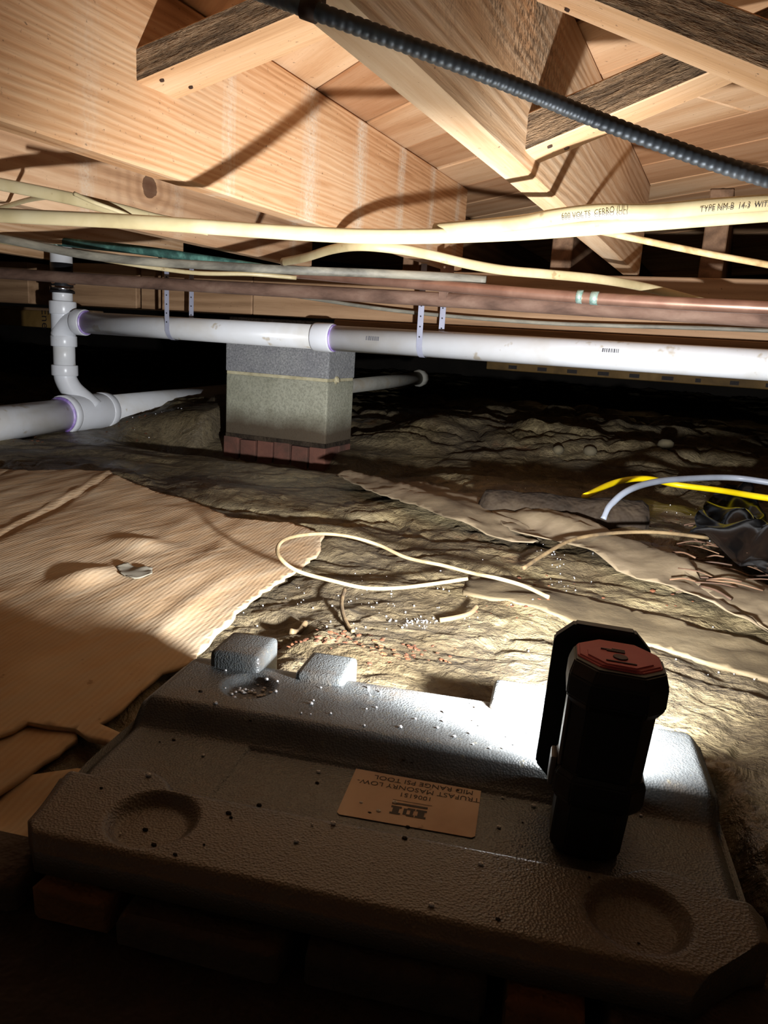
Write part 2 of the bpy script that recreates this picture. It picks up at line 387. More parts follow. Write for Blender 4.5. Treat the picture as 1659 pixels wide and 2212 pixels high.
def add_box(bm, lo, hi, bevel=0.0, seg=2, mat_index=0):
    vs = [bm.verts.new((x, y, z)) for x in (lo[0], hi[0]) for y in (lo[1], hi[1]) for z in (lo[2], hi[2])]
    fs = [(0, 1, 3, 2), (4, 6, 7, 5), (0, 4, 5, 1), (2, 3, 7, 6), (0, 2, 6, 4), (1, 5, 7, 3)]
    faces = [bm.faces.new([vs[i] for i in f]) for f in fs]
    for f in faces: f.material_index = mat_index
    if bevel:
        es = list({e for f in faces for e in f.edges})
        bmesh.ops.bevel(bm, geom=es, offset=bevel, segments=seg, affect='EDGES', profile=.6)
    return faces
def box(name, lo, hi, mat, parent=None, bevel=.002, seg=1, loc=None, local=False):
    bm = bmesh.new(); c = Vector([(a+b)/2 for a, b in zip(lo, hi)]) if loc is None else Vector(loc)
    if local: c = Vector((0, 0, 0))
    add_box(bm, Vector(lo)-c, Vector(hi)-c, bevel, seg)
    o = from_bm(name, bm, mat, parent); o.location = c; return o
def crom(pts, n=8):
    P = [Vector(p) for p in pts]
    if len(P) < 3: return P
    out = []
    for i in range(len(P)-1):
        p0 = P[i-1] if i else P[0]*2-P[1]; p1, p2 = P[i], P[i+1]; p3 = P[i+2] if i+2 < len(P) else P[-1]*2-P[-2]
        for k in range(n):
            t = k/n; out.append(.5*((2*p1)+(p2-p0)*t+(2*p0-5*p1+4*p2-p3)*t*t+(3*p1-p0-3*p2+p3)*t**3))
    out.append(P[-1]); return out
def tube_bm(bm, pts, r, seg=12, flat=1.0, caps=True, rad=None):
    """sweep a round (or flattened) section along pts"""
    n = len(pts); rings = []; prev = None
    for i, p in enumerate(pts):
        t = (pts[min(i+1, n-1)]-pts[max(i-1, 0)]).normalized()
        if prev is None:
            ref = Vector((0, 0, 1)) if abs(t.z) < .9 else Vector((1, 0, 0)); a = (ref-t*ref.dot(t)).normalized()
        else:
            a = (prev-t*prev.dot(t)).normalized()
        prev = a; b = t.cross(a); rr = r if rad is None else rad[i]
        rings.append([bm.verts.new(p+a*(rr*math.cos(2*math.pi*k/seg))+b*(rr*flat*math.sin(2*math.pi*k/seg))) for k in range(seg)])
    for i in range(n-1):
        for k in range(seg): bm.faces.new((rings[i][k], rings[i][(k+1) % seg], rings[i+1][(k+1) % seg], rings[i+1][k]))
    if caps:
        bm.faces.new(rings[0][::-1]); bm.faces.new(rings[-1])
def tube(name, pts, r, mat, parent=None, seg=12, n=8, flat=1.0, rad=None, loc=None):
    P = crom(pts, n) if n else [Vector(p) for p in pts]
    c = Vector((0, 0, 0)) if parent is not None else Vector(P[0])
    if loc is not None: c = Vector(loc)
    bm = bmesh.new(); tube_bm(bm, [p-c for p in P], r, seg, flat, True, rad)
    o = from_bm(name, bm, mat, parent, True); o.location = c; return o
def prism_bm(bm, poly, z0, z1, mat_index=0):
    a = [bm.verts.new((x, y, z0)) for x, y in poly]; b = [bm.verts.new((x, y, z1)) for x, y in poly]
    fs = [bm.faces.new(a[::-1]), bm.faces.new(b)]
    for i in range(len(poly)):
        j = (i+1) % len(poly); fs.append(bm.faces.new((a[i], a[j], b[j], b[i])))
    for f in fs: f.material_index = mat_index
def text_mesh(body, size, extrude=.0):
    cu = bpy.data.curves.new('lettering', 'FONT'); cu.body = body; cu.size = size; cu.align_x = 'CENTER'; cu.align_y = 'CENTER'; cu.extrude = extrude
    cu.resolution_u = 3
    o = bpy.data.objects.new('tmp_lettering', cu); COL.objects.link(o); dg = bpy.context.evaluated_depsgraph_get(); dg.update()
    me = bpy.data.meshes.new_from_object(o.evaluated_get(dg)); bpy.data.objects.remove(o); bpy.data.curves.remove(cu); me.materials.clear(); return me
def rnd_poly(out, jitter, step, rng):
    """resample a closed outline with small irregularities (torn edge)"""
    res = []
    for i, p in enumerate(out):
        q = out[(i+1) % len(out)]; L = math.hypot(q[0]-p[0], q[1]-p[1]); k = max(1, int(L/step))
        for j in range(k):
            t = j/k; s = jitter if j else 0
            res.append((p[0]+(q[0]-p[0])*t+rng.uniform(-s, s), p[1]+(q[1]-p[1])*t+rng.uniform(-s, s)))
    return res
def sheet(name, outline, zf, res, mat, thick=.003, parent=None):
    xs = [p[0] for p in outline]; ys = [p[1] for p in outline]
    pts = [Vector(p) for p in outline]; nb = len(pts)
    def inside(x, y):
        c = False; j = nb-1
        for i in range(nb):
            xi, yi = outline[i]; xj, yj = outline[j]
            if (yi > y) != (yj > y) and x < (xj-xi)*(y-yi)/(yj-yi)+xi: c = not c
            j = i
        return c
    y = min(ys)
    row = 0
    while y < max(ys):
        x = min(xs)+(res/2 if row % 2 else 0)
        while x < max(xs):
            if inside(x, y): pts.append(Vector((x, y)))
            x += res
        y += res*.87; row += 1
    vs, es, fs, *_ = delaunay_2d_cdt(pts, [], [list(range(nb))], 1, 1e-6)
    X = np.array([v[0] for v in vs]); Y = np.array([v[1] for v in vs]); Z = zf(X, Y)
    c = Vector((float(X.mean()), float(Y.mean()), float(Z.min())))
    me = bpy.data.meshes.new(name); me.from_pydata([(a-c.x, b-c.y, d-c.z) for a, b, d in zip(X, Y, Z)], [], [list(f) for f in fs]); me.update()
    o = link(name, me, mat, parent, True); o.location = c
    so = o.modifiers.new('thickness', 'SOLIDIFY'); so.thickness = thick; so.offset = 1
    return o

# ------------------------------------------------------------------ ground
def build_ground():
    nc, nr = 640, 620
    az = np.linspace(-R(78), R(78), nc); dist = .24*np.power(12.0/.24, np.linspace(0, 1, nr))
    A, D = np.meshgrid(az, dist)
    X = D*(np.sin(A)*rh.x+np.cos(A)*fh.x); Y = D*(np.sin(A)*rh.y+np.cos(A)*fh.y)
    Z = ground_z(X, Y)
    co = np.stack([X, Y, Z], -1).reshape(-1, 3).astype(np.float32)
    i = np.arange(nr-1)[:, None]*nc+np.arange(nc-1)[None]
    q = np.stack([i, i+1, i+1+nc, i+nc], -1).reshape(-1, 4).astype(np.int32)
    me = bpy.data.meshes.new('floor'); me.vertices.add(len(co)); me.vertices.foreach_set('co', co.ravel())
    me.loops.add(q.size); me.loops.foreach_set('vertex_index', q.ravel())
    me.polygons.add(len(q)); me.polygons.foreach_set('loop_start', np.arange(0, q.size, 4)); me.polygons.foreach_set('loop_total', np.full(len(q), 4))
    me.update(); me.validate()
    o = link('floor', me, M['ground'], None, True); struct(o)
build_ground()
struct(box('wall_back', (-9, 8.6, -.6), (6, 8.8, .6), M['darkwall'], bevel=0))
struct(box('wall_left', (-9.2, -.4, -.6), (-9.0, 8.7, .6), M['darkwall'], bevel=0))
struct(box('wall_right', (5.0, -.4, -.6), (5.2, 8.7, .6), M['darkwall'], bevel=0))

# ------------------------------------------------------------------ subfloor (diagonal boards) = ceiling
ceil = struct(box('ceiling', (-9, -.4, SUB+.022), (5, 8.7, SUB+.05), M['darkwall'], bevel=0))
bd = Vector((-.783, .622, 0)); bn = Vector((.622, .783, 0))     # along the boards / across them
BW = .172
rng = random.Random(3)
c_ce = Vector(ceil.location)
for k in range(0, 27):
    # joints crossing joist line X=-.771 at Y=1.383+.22*k
    s0 = bn.dot(Vector((-.771, 1.383, 0)))+(k-9)*BW
    mid = bn*(s0+BW/2)
    # extent of this strip inside the area in view
    lo, hi = -2.2, 4.6
    segs = [(lo, lo+rng.uniform(1.5, 3.5)), None]; segs[1] = (segs[0][1]+.0015, hi)
    for (a, b) in segs:
        dz = rng.uniform(-.0025, .0025)
        bm = bmesh.new(); add_box(bm, (-BW/2+.0018, a, 0), (BW/2-.0018, b, .02), .003, 1)
        o = from_bm('subfloor_board', bm, M['sub'], ceil)
        o.location = mid+Vector((0, 0, SUB+dz))-c_ce; o.rotation_euler = (0, 0, math.atan2(bd.y, bd.x)-math.pi/2)

# ------------------------------------------------------------------ joists
def joist(x1, y0, y1, mat, label, wd=.041, z0=H, z1=SUB-.002, group=None):
    o = box('floor_joist', (x1-wd, y0, z0), (x1, y1, z1), mat, bevel=.003, loc=(x1-wd/2, 0, 0))
    return tag(o, label, 'joist', group)
JB, JA, JA2, JA3, JD = -.258, -.771, -1.284, -1.797, .255
joist(JB, -.3, 2.30, M['joist_mold'], 'floor joist with dark mould speckles, crossed underneath by the ribbed conduit')
joist(JA, -.3, 2.30, M['joist_seam'], 'floor joist with white vertical drip streaks down its broad side')
joist(JA2, -.3, 2.30, M['joist_knot'], 'floor joist with a large round dark knot above the cables')
joist(JA3, -.3, 2.30, M['joist'], 'floor joist behind the knotted joist, crossed low by green copper pipe')
joist(JA3-.513, -.3, 2.30, M['joist'], 'floor joist above the white drain stack')
joist(JD, -.3, 2.30, M['joist'], 'floor joist that carries the far ends of the right bridging')
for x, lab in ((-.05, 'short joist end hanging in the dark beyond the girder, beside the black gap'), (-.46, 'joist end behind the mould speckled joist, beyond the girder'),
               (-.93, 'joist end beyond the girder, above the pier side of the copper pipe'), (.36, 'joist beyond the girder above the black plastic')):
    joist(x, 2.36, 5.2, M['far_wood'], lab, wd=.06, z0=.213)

# ------------------------------------------------------------------ cross bridging
def brace(p0, p1, wu, th, label):
    """a wooden bridging leg from p0 to p1 (near bottom edge), wu deep along the joists, th thick"""
    d = Vector(p1)-Vector(p0); L = d.length; a = math.atan2(d.z, math.hypot(d.x, d.y)); yaw = math.atan2(d.y, d.x)
    bm = bmesh.new(); add_box(bm, (0, 0, 0), (L, wu, th), .0015, 1)
    bm.normal_update()
    for f in bm.faces:
        if abs(f.normal.y) > .9 or (f.normal.z > .9): f.material_index = 1
    me = bpy.data.meshes.new('bridging'); bm.to_mesh(me); bm.free()
    o = empty('cross_bridging', p0, (0, -a, yaw)); tag(o, label, 'bridging', 'cross bridging between the joists')
    link('strut', me, [M['brace'], M['brace_rough']], o)
    for (nx, ny) in ((.028, .018), (.045, wu-.02)):
        b2 = bmesh.new(); bmesh.ops.create_cone(b2, cap_ends=True, segments=8, radius1=.0032, radius2=.0032, depth=.003)
        n = from_bm('nail', b2, M['nail'], o); n.location = (nx, ny, -.0008)
    return o
p2a = at(1134, 327, X=JB); p2b = at(1593, 132, Y=p2a.y+.02)
dd = (p2b-p2a).normalized(); brace(p2a, p2a+dd*((JD-.041-p2a.x)/dd.x), .075, .040, 'bridging strut rising from the foot of the mould speckled joist')
p1a = at(295, 178, X=JA); p1b = at(640, 32, Y=p1a.y+.03)
dd = (p1b-p1a).normalized(); brace(p1a, p1a+dd*((JB-.041-p1a.x)/dd.x), .085, .040, 'bridging strut with rough dark bark side beside the streaked joist')
uC = p2a.y-.085
cA = at(1274, 0, Y=uC); cB = at(1659, 156, Y=uC); dd = (cB-cA).normalized()
brace(cA+dd*((JB-cA.x)/dd.x), cA+dd*((JD-.041-cA.x)/dd.x), .075, .040, 'bridging strut sloping down from the top of the mould speckled joist')

# ------------------------------------------------------------------ girder, pier
GY = 2.24; PX1_ = -1.18
gd = empty('girder', (-1, GY, .045)); tag(gd, 'brown timber girder under the joist ends, resting on the block pier', 'beam')
def girder_piece(x0, x1, z0, z1, y0=GY, y1=GY+.11):
    o = box('girder_board', (x0, y0, z0), (x1, y1, z1), M['girder'], gd, bevel=.003); o.location = Vector(o.location)-Vector(gd.location)
xl = lambda px_, py_: at(px_, py_, Y=GY).x
for (x0, x1) in ((-3.6, xl(60, 600)), (xl(106, 600), xl(294, 600)), (xl(304, 600), xl(335, 600)), (xl(349, 600), xl(545, 600)), (xl(547, 600), 1.2)):
    girder_piece(x0, x1, .052, .205)
girder_piece(PX1_+.02, 1.2, .015, .0515, GY-.008, GY+.12)

PX0, PX1, PY0, PY1 = -1.58, -1.18, 2.25, 2.445
pier = empty('block_pier', ((PX0+PX1)/2, (PY0+PY1)/2, -.46)); tag(pier, 'grey concrete block pier on a row of upright red bricks', 'pier')
def pchild(name, lo, hi, mat, bev=.004, jig=0):
    o = box(name, lo, hi, mat, pier, bevel=bev, seg=2); o.location = Vector(o.location)-Vector(pier.location); return o
pchild('cap_block', (PX0+.005, PY0+.01, .006), (PX1+.01, PY1, .044), M['block'])
pchild('block', (PX0, PY0, -.138), (PX1, PY1, .005), M['block'], .005)
pchild('mortar_joint', (PX0+.004, PY0+.001, -.148), (PX1-.004, PY1-.003, -.137), M['mortar'], .002)
b2 = pchild('block', (PX0+.002, PY0+.002, -.352), (PX1-.002, PY1, -.147), M['block_mud'], .005)
b2.location.z += 0
lump = bmesh.new(); bmesh.ops.create_icosphere(lump, subdivisions=2, radius=.014)
for v in lump.verts: v.co.x *= .7; v.co *= 1+.25*math.sin(v.co.x*400+v.co.z*300)
lo_ = from_bm('mortar_blob', lump, M['mortar'], pier, True); lo_.location = Vector((PX1, PY0+.06, -.14))-Vector(pier.location)
pchild('mud_course', (PX0+.004, PY0-.001, -.366), (PX1-.003, PY1-.003, -.351), M['log'], .002)
bw = (PX1-PX0+.01)/6
for i in range(6):
    x0 = PX0-.006+bw*i
    b = pchild('brick', (x0+.003, PY0-.002+.004*((i*7) % 3)/3, -.47), (x0+bw-.004, PY0+.10, -.363-.003*((i*5) % 3)), M['brick'], .004)
    b.rotation_euler = (0, R([.4, -1.2, .8, -.5, 1.4, -.6][i]), 0)
for i in range(1):
    pchild('brick', (PX0, PY0+.106, -.47), (PX1-.002, PY1, -.367), M['brick'], .004)

# ------------------------------------------------------------------ white drain pipe
PY = 2.10
zp = lambda x: .030-.037+.0
pr = .0365
drain = empty('drain_pipe', (-2.16, PY, -.34)); tag(drain, 'white plastic drain stack and long horizontal branch pipe', 'pipe')
D0 = Vector(drain.location)
def dt(name, pts, r, mat=M['pvc'], n=0, seg=28, rad=None):
    o = tube(name, [Vector(p)-D0 for p in pts], r, mat, drain, seg, n, 1.0, rad); return o
def hub(c, ax, r, L, mat=M['pvc_fit'], name='coupling'):
    c = Vector(c); ax = Vector(ax).normalized(); ts = [-.5, -.5, -.42, .42, .5, .5]; rr = [r*.9, r*.97, r, r, r*.97, r*.9]
    o = tube(name, [c+ax*(t*L)-D0 for t in (-.5, -.49, -.42, .42, .49, .5)], r, mat, drain, 28, 0, 1.0, rr); return o
zc = -.006
SX = -2.162
xa = at(700, 735, Y=PY).x
dt('pipe', [(SX+.075, PY, zc), (xa, PY, zc)], pr); dt('pipe', [(xa, PY, zc), (1.3, PY, zc)], pr*1.02)
hub((xa, PY, zc), (1, 0, 0), pr*1.17, .062)
dt('primer_ring', [(xa+.031, PY, zc), (xa+.036, PY, zc)], pr*1.09, M['primer'])
# sanitary tee with a swept branch
dt('tee', [(SX, PY, .055), (SX, PY, .05), (SX, PY, -.075), (SX, PY, -.08)], pr*1.12, M['pvc_fit'])
dt('tee_branch', [(SX-.004, PY-.006, -.062), (SX+.012, PY-.004, -.03), (SX+.045, PY, -.010), (SX+.092, PY, zc)], pr*1.06, M['pvc_fit'], n=5)
hub((SX+.085, PY, zc), (1, 0, 0), pr*1.22, .04); dt('primer_ring', [(SX+.105, PY, zc), (SX+.109, PY, zc)], pr*1.13, M['primer'])
hub((SX, PY, .040), (0, 0, 1), pr*1.25, .045); hub((SX, PY, -.074), (0, 0, 1), pr*1.22, .038)
dt('pipe', [(SX, PY, -.06), (SX, PY, -.18)], pr*1.02)
hub((SX, PY, -.176), (0, 0, 1), pr*1.24, .038)
dt('pipe', [(SX, PY, .05), (SX, PY, .118)], pr*.93)
dt('clamp', [(SX, PY, .097), (SX, PY, .112)], pr*1.12, M['steel']); dt('clamp_band', [(SX, PY, .090), (SX, PY, .0975)], pr*1.14, M['rubber'])
dt('rubber_sleeve', [(SX, PY, .110), (SX, PY, .190)], pr*1.02, M['rubber'])
dt('upper_pipe', [(SX, PY, .188), (SX, PY, .30)], pr*1.0, M['pvc'])
bm = bmesh.new(); bmesh.ops.create_icosphere(bm, subdivisions=3, radius=.042)
for v in bm.verts:
    v.co *= 1+.3*(fbm(np.array([v.co.x*60+9]), np.array([v.co.y*60+v.co.z*45+5]), 3)[0]-.5)*2; v.co.z *= .55
o = from_bm('rust_crust', bm, M['rust_crust'], drain, True); o.location = Vector((SX+.005, PY-.004, .132))-D0
# lower trunk line on the ground, sweep and wye
tdir = Vector((-.15, 1.37, .0)).normalized(); T0 = Vector((SX+.05, 2.14, -.325)); TR = .056
dt('trunk_pipe', [T0-tdir*1.0-Vector((0, 0, .015)), T0], TR); dt('trunk_pipe', [T0, T0+tdir*1.12+Vector((0, 0, .01))], TR*.97)
hub(T0, tdir, TR*1.18, .20, name='wye')
hub(T0-tdir*.105, tdir, TR*1.22, .03); hub(T0+tdir*.105, tdir, TR*1.23, .035)
dt('primer_ring', [T0-tdir*.128, T0-tdir*.122], TR*1.12, M['primer'])
dt('sweep', [(SX, PY, -.17), (SX+.003, PY, -.205), (SX+.022, PY+.01, -.245), (SX+.055, PY+.03, -.280), (SX+.085, PY+.05, -.31)], pr*1.05, M['pvc_fit'], n=6)
# printed bar marks on the pipe
def print_mark(px_, py_, n, hgt, wid):
    p = at(px_, py_, Y=PY-pr*.98)
    a0 = math.asin(max(-1, min(1, (p.z-zc)/(pr*1.025))))
    bm = bmesh.new(); r_ = random.Random(int(px_))
    x = 0
    while x < wid:
        wq = r_.uniform(.0012, .004)
        for k in range(3):
            t0 = a0+hgt*(.5-k/3)/pr; t1 = a0+hgt*(.5-(k+1)/3)/pr; rr = pr*1.027
            vs = [bm.verts.new((p.x+xx-wid/2-D0.x, PY-rr*math.cos(tt)-D0.y, zc+rr*math.sin(tt)-D0.z)) for xx, tt in ((x, t0), (x+wq, t0), (x+wq, t1), (x, t1))]
            bm.faces.new(vs)
        x += wq+r_.uniform(.0012, .003)
    from_bm('printed_code', bm, M['ink'], drain)
print_mark(805, 731, 9, .012, .042); print_mark(1318, 757, 9, .010, .040)
# perforated hanger straps
def strap(px_, py_top, label, tilt=.0, wid=.017, yb=None):
    x = at(px_, 700, Y=PY-pr).x
    o = empty('pipe_hanger', (x, PY, H)); tag(o, label, 'strap', 'perforated pipe hangers')
    rr = pr*1.06
    for nm, sgn in (('front_band', -1), ('rear_band', 1)):
        pts = [Vector((tilt*1.0, sgn*.040, -.002)), Vector((tilt*.6, sgn*.040, (zc-H)*.5)), Vector((0, sgn*rr, zc-H))]
        if sgn < 0: pts += [Vector((0, -rr*math.cos(a), zc-H-rr*math.sin(a))) for a in np.linspace(.25, math.pi/2+.25, 6)]
        pts = crom(pts, 5); bm = bmesh.new(); L = []
        for p in pts: L.append([bm.verts.new(p+Vector((dx, dy, 0))) for dx, dy in ((-wid/2, 0), (wid/2, 0), (wid/2, sgn*.0012), (-wid/2, sgn*.0012))])
        for i in range(len(L)-1):
            for k in range(4): bm.faces.new((L[i][k], L[i][(k+1) % 4], L[i+1][(k+1) % 4], L[i+1][k]))
        bm.faces.new(L[0]); bm.faces.new(L[-1])
        if sgn > 0:
            for v in bm.verts: v.co.x += .035
        from_bm(nm, bm, M['strap'], o)
        for q in range(7):
            z = -.03-.028*q
            if z < zc-H+.0: break
            b2 = bmesh.new(); bmesh.ops.create_cone(b2, cap_ends=True, segments=10, radius1=.0022, radius2=.0022, depth=.0012)
            h_ = from_bm('hole', b2, M['strap_hole'], o); h_.rotation_euler = (R(90), 0, 0)
            t = (-z)/(H-zc); h_.location = ((tilt*(1-t) if sgn < 0 else .035), -.0415 if sgn < 0 else .0385, z)
strap(362, 630, 'grey perforated hanger strap round the drain pipe between tee and coupling', 0.0)
strap(909, 630, 'grey perforated hanger strap round the drain pipe right of the coupling', 0.0)

# ------------------------------------------------------------------ copper and iron pipes
def run_on(pix, pts, d=.4):
    """let a run that leaves the picture carry on"""
    if pix[0][0] < 0: pts.insert(0, pts[0]+(pts[0]-pts[1]).normalized()*d)
    if pix[-1][0] > 1659: pts.append(pts[-1]+(pts[-1]-pts[-2]).normalized()*d)
    return pts
def line_pipe(name, pix, Ys, r, mat, label, seg=16, n=6):
    pts = [at(px_, py_, Y=Y) for (px_, py_), Y in zip(pix, Ys)]
    run = run_on(pix, list(pts))
    o = empty(name, pts[0]); tag(o, label, 'pipe')
    tube('pipe', [p-pts[0] for p in run], r, mat, o, seg, n)
    return o, pts
cu, cpts = line_pipe('copper_pipe', [(560, 583), (900, 613), (1300, 646), (1800, 672)], [1.88, 1.84, 1.80, 1.75], .0135, M['copper'], 'brown copper water pipe with green solder joint, above the rusted iron pipe')
for px_, py_, L in ((1253, 641, .012), (1285, 644, .016)):
    p = at(px_, py_, Y=1.80)-cpts[0]; d = (cpts[2]-cpts[1]).normalized()
    tube('solder_joint', [p-d*L/2, p+d*L/2], .0148, M['solder'], cu, 16, 0)
gp, gpts = line_pipe('copper_pipe', [(-140, 480), (0, 502), (130, 522), (300, 540), (480, 566), (640, 592)], [1.72, 1.74, 1.76, 1.80, 1.86, 1.93], .0125, M['patina'], 'green corroded copper pipe with a crusted joint, below the cables')
p = at(118, 519, Y=1.757)-gpts[0]; d = (gpts[3]-gpts[2]).normalized(); tube('solder_joint', [p-d*.024, p+d*.0], .0158, M['solder'], gp, 16, 0); tube('solder_joint', [p+d*.006, p+d*.014], .0158, M['solder'], gp, 16, 0)
ir, ipts = line_pipe('iron_pipe', [(-150, 583), (0, 590), (300, 610), (600, 627), (1000, 650), (1300, 668), (1800, 697)], [2.0]*3+[1.98, 1.95, 1.93, 1.9], .0185, M['iron'], 'rust brown iron pipe running above the white drain pipe')
for px_, lab in ((962, 'rusty strip hanger holding the iron pipe below a joist'), ):
    p = at(px_, 640, Y=1.955); o = empty('pipe_hook', p); tag(o, lab, 'hanger')
    box('strip', (-.011, -.0215, -.01), (.011, -.0195, H-p.z), M['iron'], o, bevel=0, local=True)
    box('strip', (-.011, .0195, -.01), (.011, .0215, H-p.z), M['iron'], o, bevel=0, local=True)
    tube('band', [Vector((-.011, 0, 0)), Vector((.011, 0, 0))], .0212, M['iron'], o, 16, 0)
    for z in (.03, .07): 
        b2 = bmesh.new(); bmesh.ops.create_cone(b2, cap_ends=True, segments=10, radius1=.003, radius2=.003, depth=.001)
        h_ = from_bm('hole', b2, M['bead'], o); h_.rotation_euler = (R(90), 0, 0); h_.location = (0, -.022, z)

# ------------------------------------------------------------------ electric cables
def cable(pix, Ys, r, mat, label, flat=.6, n=8, seg=14, group='electric cables below the joists'):
    pts = [at(px_, py_, Y=Y) for (px_, py_), Y in zip(pix, Ys)]
    o = empty('electric_cable', pts[0]); tag(o, label, 'cable', group)
    tube('jacket', [p-pts[0] for p in run_on(pix, list(pts))], r, mat, o, seg, n, flat)
    return o, pts
k1, k1p = cable([(-200, 452), (0, 465), (300, 480), (600, 501), (830, 511), (1100, 504), (1400, 482), (1659, 462), (1850, 450)], [.80, .82, .88, .96, 1.0, 1.04, 1.08, 1.12, 1.16], .0098, M['cable'],
               'thick cream cable sagging across in front of the joists', .6)
k2, k2p = cable([(940, 497), (1040, 489), (1130, 480), (1200, 468), (1290, 458), (1400, 458), (1530, 447), (1659, 438), (1850, 428)], [1.03, 1.0, .96, .94, .94, .95, .98, 1.0, 1.03], .0092, M['cable'],
               'cream cable printed TYPE NM-B 14-3, riding above the thick sagging cable', .7)
def cable_text(o, o0, body, p, q, r, size):
    """lettering printed on the near side of the cable jacket"""
    me = text_mesh(body, size); d = (q-p).normalized(); nrm = Vector((0, -1, -.35)); nrm = (nrm-d*nrm.dot(d)).normalized(); u = nrm.cross(d)
    c = (p+q)/2+nrm*(r+.0006)
    t = link('printed_text', me, M['ink_dark'], o); m = Matrix((d, u, nrm)).transposed().to_4x4(); m.translation = c-o0; t.matrix_local = m
cable_text(k2, k2p[0], '600 VOLTS  CERRO (UL)', at(1228, 467, Y=.938), at(1345, 456, Y=.940), .0088, .0068)
cable_text(k2, k2p[0], 'TYPE NM-B  14-3  WITH GR', at(1535, 449, Y=.98), at(1659, 439, Y=1.0), .0072, .0074)
cable([(-150, 372), (0, 398), (130, 424), (200, 440), (270, 457), (350, 478), (450, 495)], [1.0, 1.03, 1.06, 1.08, 1.1, 1.12, 1.15], .0105, M['cable'], 'cream cable slanting down behind the thick cable beside the knot', .5)
cable([(160, 418), (200, 436), (265, 460), (300, 478)], [1.04, 1.05, 1.08, 1.1], .0035, M['cable'], 'thin cream cable end crossing the slanting cable', 1.0)
cable([(-60, 470), (0, 450), (60, 432), (110, 424)], [1.12, 1.12, 1.1, 1.08], .0045, M['cable'], 'thin cream cable curving up to the slanting cable', .7)
cable([(610, 566), (660, 556), (720, 538), (780, 531), (860, 538), (930, 551), (1010, 570), (1090, 584), (1180, 592), (1300, 604), (1400, 622), (1500, 648), (1600, 672)], [1.60, 1.5, 1.42, 1.38, 1.40, 1.45, 1.5, 1.56, 1.62, 1.72, 1.85, 1.92, 1.98], .0095, M['cable'],
      'cream cable that arches up to the thick cable and drops to the copper pipe', .6)
cable([(1130, 470), (1230, 490), (1300, 500), (1360, 513), (1450, 532), (1550, 552), (1659, 572), (1800, 600)], [1.25, 1.3, 1.33, 1.36, 1.4, 1.44, 1.48, 1.55], .0055, M['cable_dirty'], 'thin brown-dusted cable dropping past the black gap', 1.0)
cable([(-150, 492), (0, 515), (100, 535), (200, 553), (330, 566), (480, 575), (640, 584), (800, 590), (960, 598), (1050, 606)], [1.5, 1.52, 1.54, 1.56, 1.6, 1.64, 1.7, 1.79, 1.83, 1.84], .0105, M['cable_old'], 'weathered grey cable running beneath the green copper pipe', .7)
cable([(-150, 502), (0, 522), (100, 538), (230, 562), (330, 578), (430, 590), (540, 592), (640, 600)], [1.56, 1.58, 1.6, 1.64, 1.68, 1.72, 1.78, 1.86], .0055, M['cable'], 'thin cream cable below the weathered grey cable', .8)
cable([(640, 640), (800, 664), (920, 678), (1060, 690), (1200, 699), (1340, 704), (1520, 709), (1760, 718)], [2.2]*8, .0055, M['cable_old'], 'thin grey cable along the face of the girder behind the hanger strap', .8)

# ------------------------------------------------------------------ ribbed conduit
def conduit():
    pts = [at(560, -18, Z=.212), at(670, 20, Z=.197), at(800, 67, Z=.188), at(1000, 141, Z=.175), at(1150, 201, Z=.165), at(1300, 262, Z=.153), at(1500, 336, Z=.132), at(1659, 386, Z=.115), at(1900, 450, Z=.09)]
    pts.insert(0, pts[0]+(pts[0]-pts[1])*3); dl = (pts[-1]-pts[-2]); pts.append(pts[-1]+dl); pts.append(pts[-1]+dl+Vector((0, 0, .03))); pts.append(pts[-1]+dl*1.2+Vector((0, 0, .05)))
    o = empty('ribbed_conduit', pts[1]); tag(o, 'dark ribbed flexible conduit slanting below the joists', 'conduit'); C0 = pts[2]; o.location = C0
    P = crom(pts, 24); tot = 0; rad = []; S = [0]
    for a, b in zip(P, P[1:]): S.append(S[-1]+(b-a).length)
    # resample finely so the ribs are real
    L = S[-1]; step = .0011; Q = []; j = 0; s = 0
    while s < L:
        while S[j+1] < s: j += 1
        t = (s-S[j])/(S[j+1]-S[j]); Q.append(P[j].lerp(P[j+1], t)-C0); s += step
    pitch_ = .0055
    rad = [.0050+.00065*abs(math.sin(math.pi*i*step/pitch_))**.7 for i in range(len(Q))]
    tube('ribbed_tube', Q, .005, M['conduit'], o, 18, 0, 1.0, rad)
    c = Vector((0, 0, 0)); d = (pts[3]-pts[1]).normalized()
    tube('clip', [-d*.005, d*.005], .0068, M['nail'], o, 18, 0)
    box('clip_tab', (-.005, -.004, .005), (.005, .012, H-C0.z), M['nail'], o, bevel=.001, local=True)
conduit()

# ------------------------------------------------------------------ far insulation, far pipe, stones
YI = 3.6; a = at(-160, 660, Y=YI); b = at(212, 706, Y=YI)
ins = empty('insulation_batt', (a.x, YI, b.z)); tag(ins, 'kraft faced insulation printed with dark letters, behind the drain stack', 'insulation')
I0 = Vector(ins.location)
o = box('paper_facing', (a.x, YI, -.055), (b.x, YI+.08, .045), M['kraft'], ins, bevel=.004); o.location = Vector(o.location)-I0
o = box('edge_flange', (a.x, YI-.006, .045), (b.x-.03, YI+.08, .062), M['girder'], ins, bevel=.003); o.location = Vector(o.location)-I0
t = link('printed_text', text_mesh('Ene', .085), M['ink_dark'], ins); p = at(98, 688, Y=YI-.002)
t.location = p-I0+Vector((0, -.003, 0)); t.rotation_euler = (R(90), R(90), 0)
YI2 = 5.0; a = at(1050, 797, Y=YI2); b = at(1720, 842, Y=YI2)
i2 = empty('insulation_batt', (a.x, YI2, a.z)); tag(i2, 'long strip of kraft paper insulation hanging beyond the drain pipe', 'insulation'); I0 = Vector(i2.location)
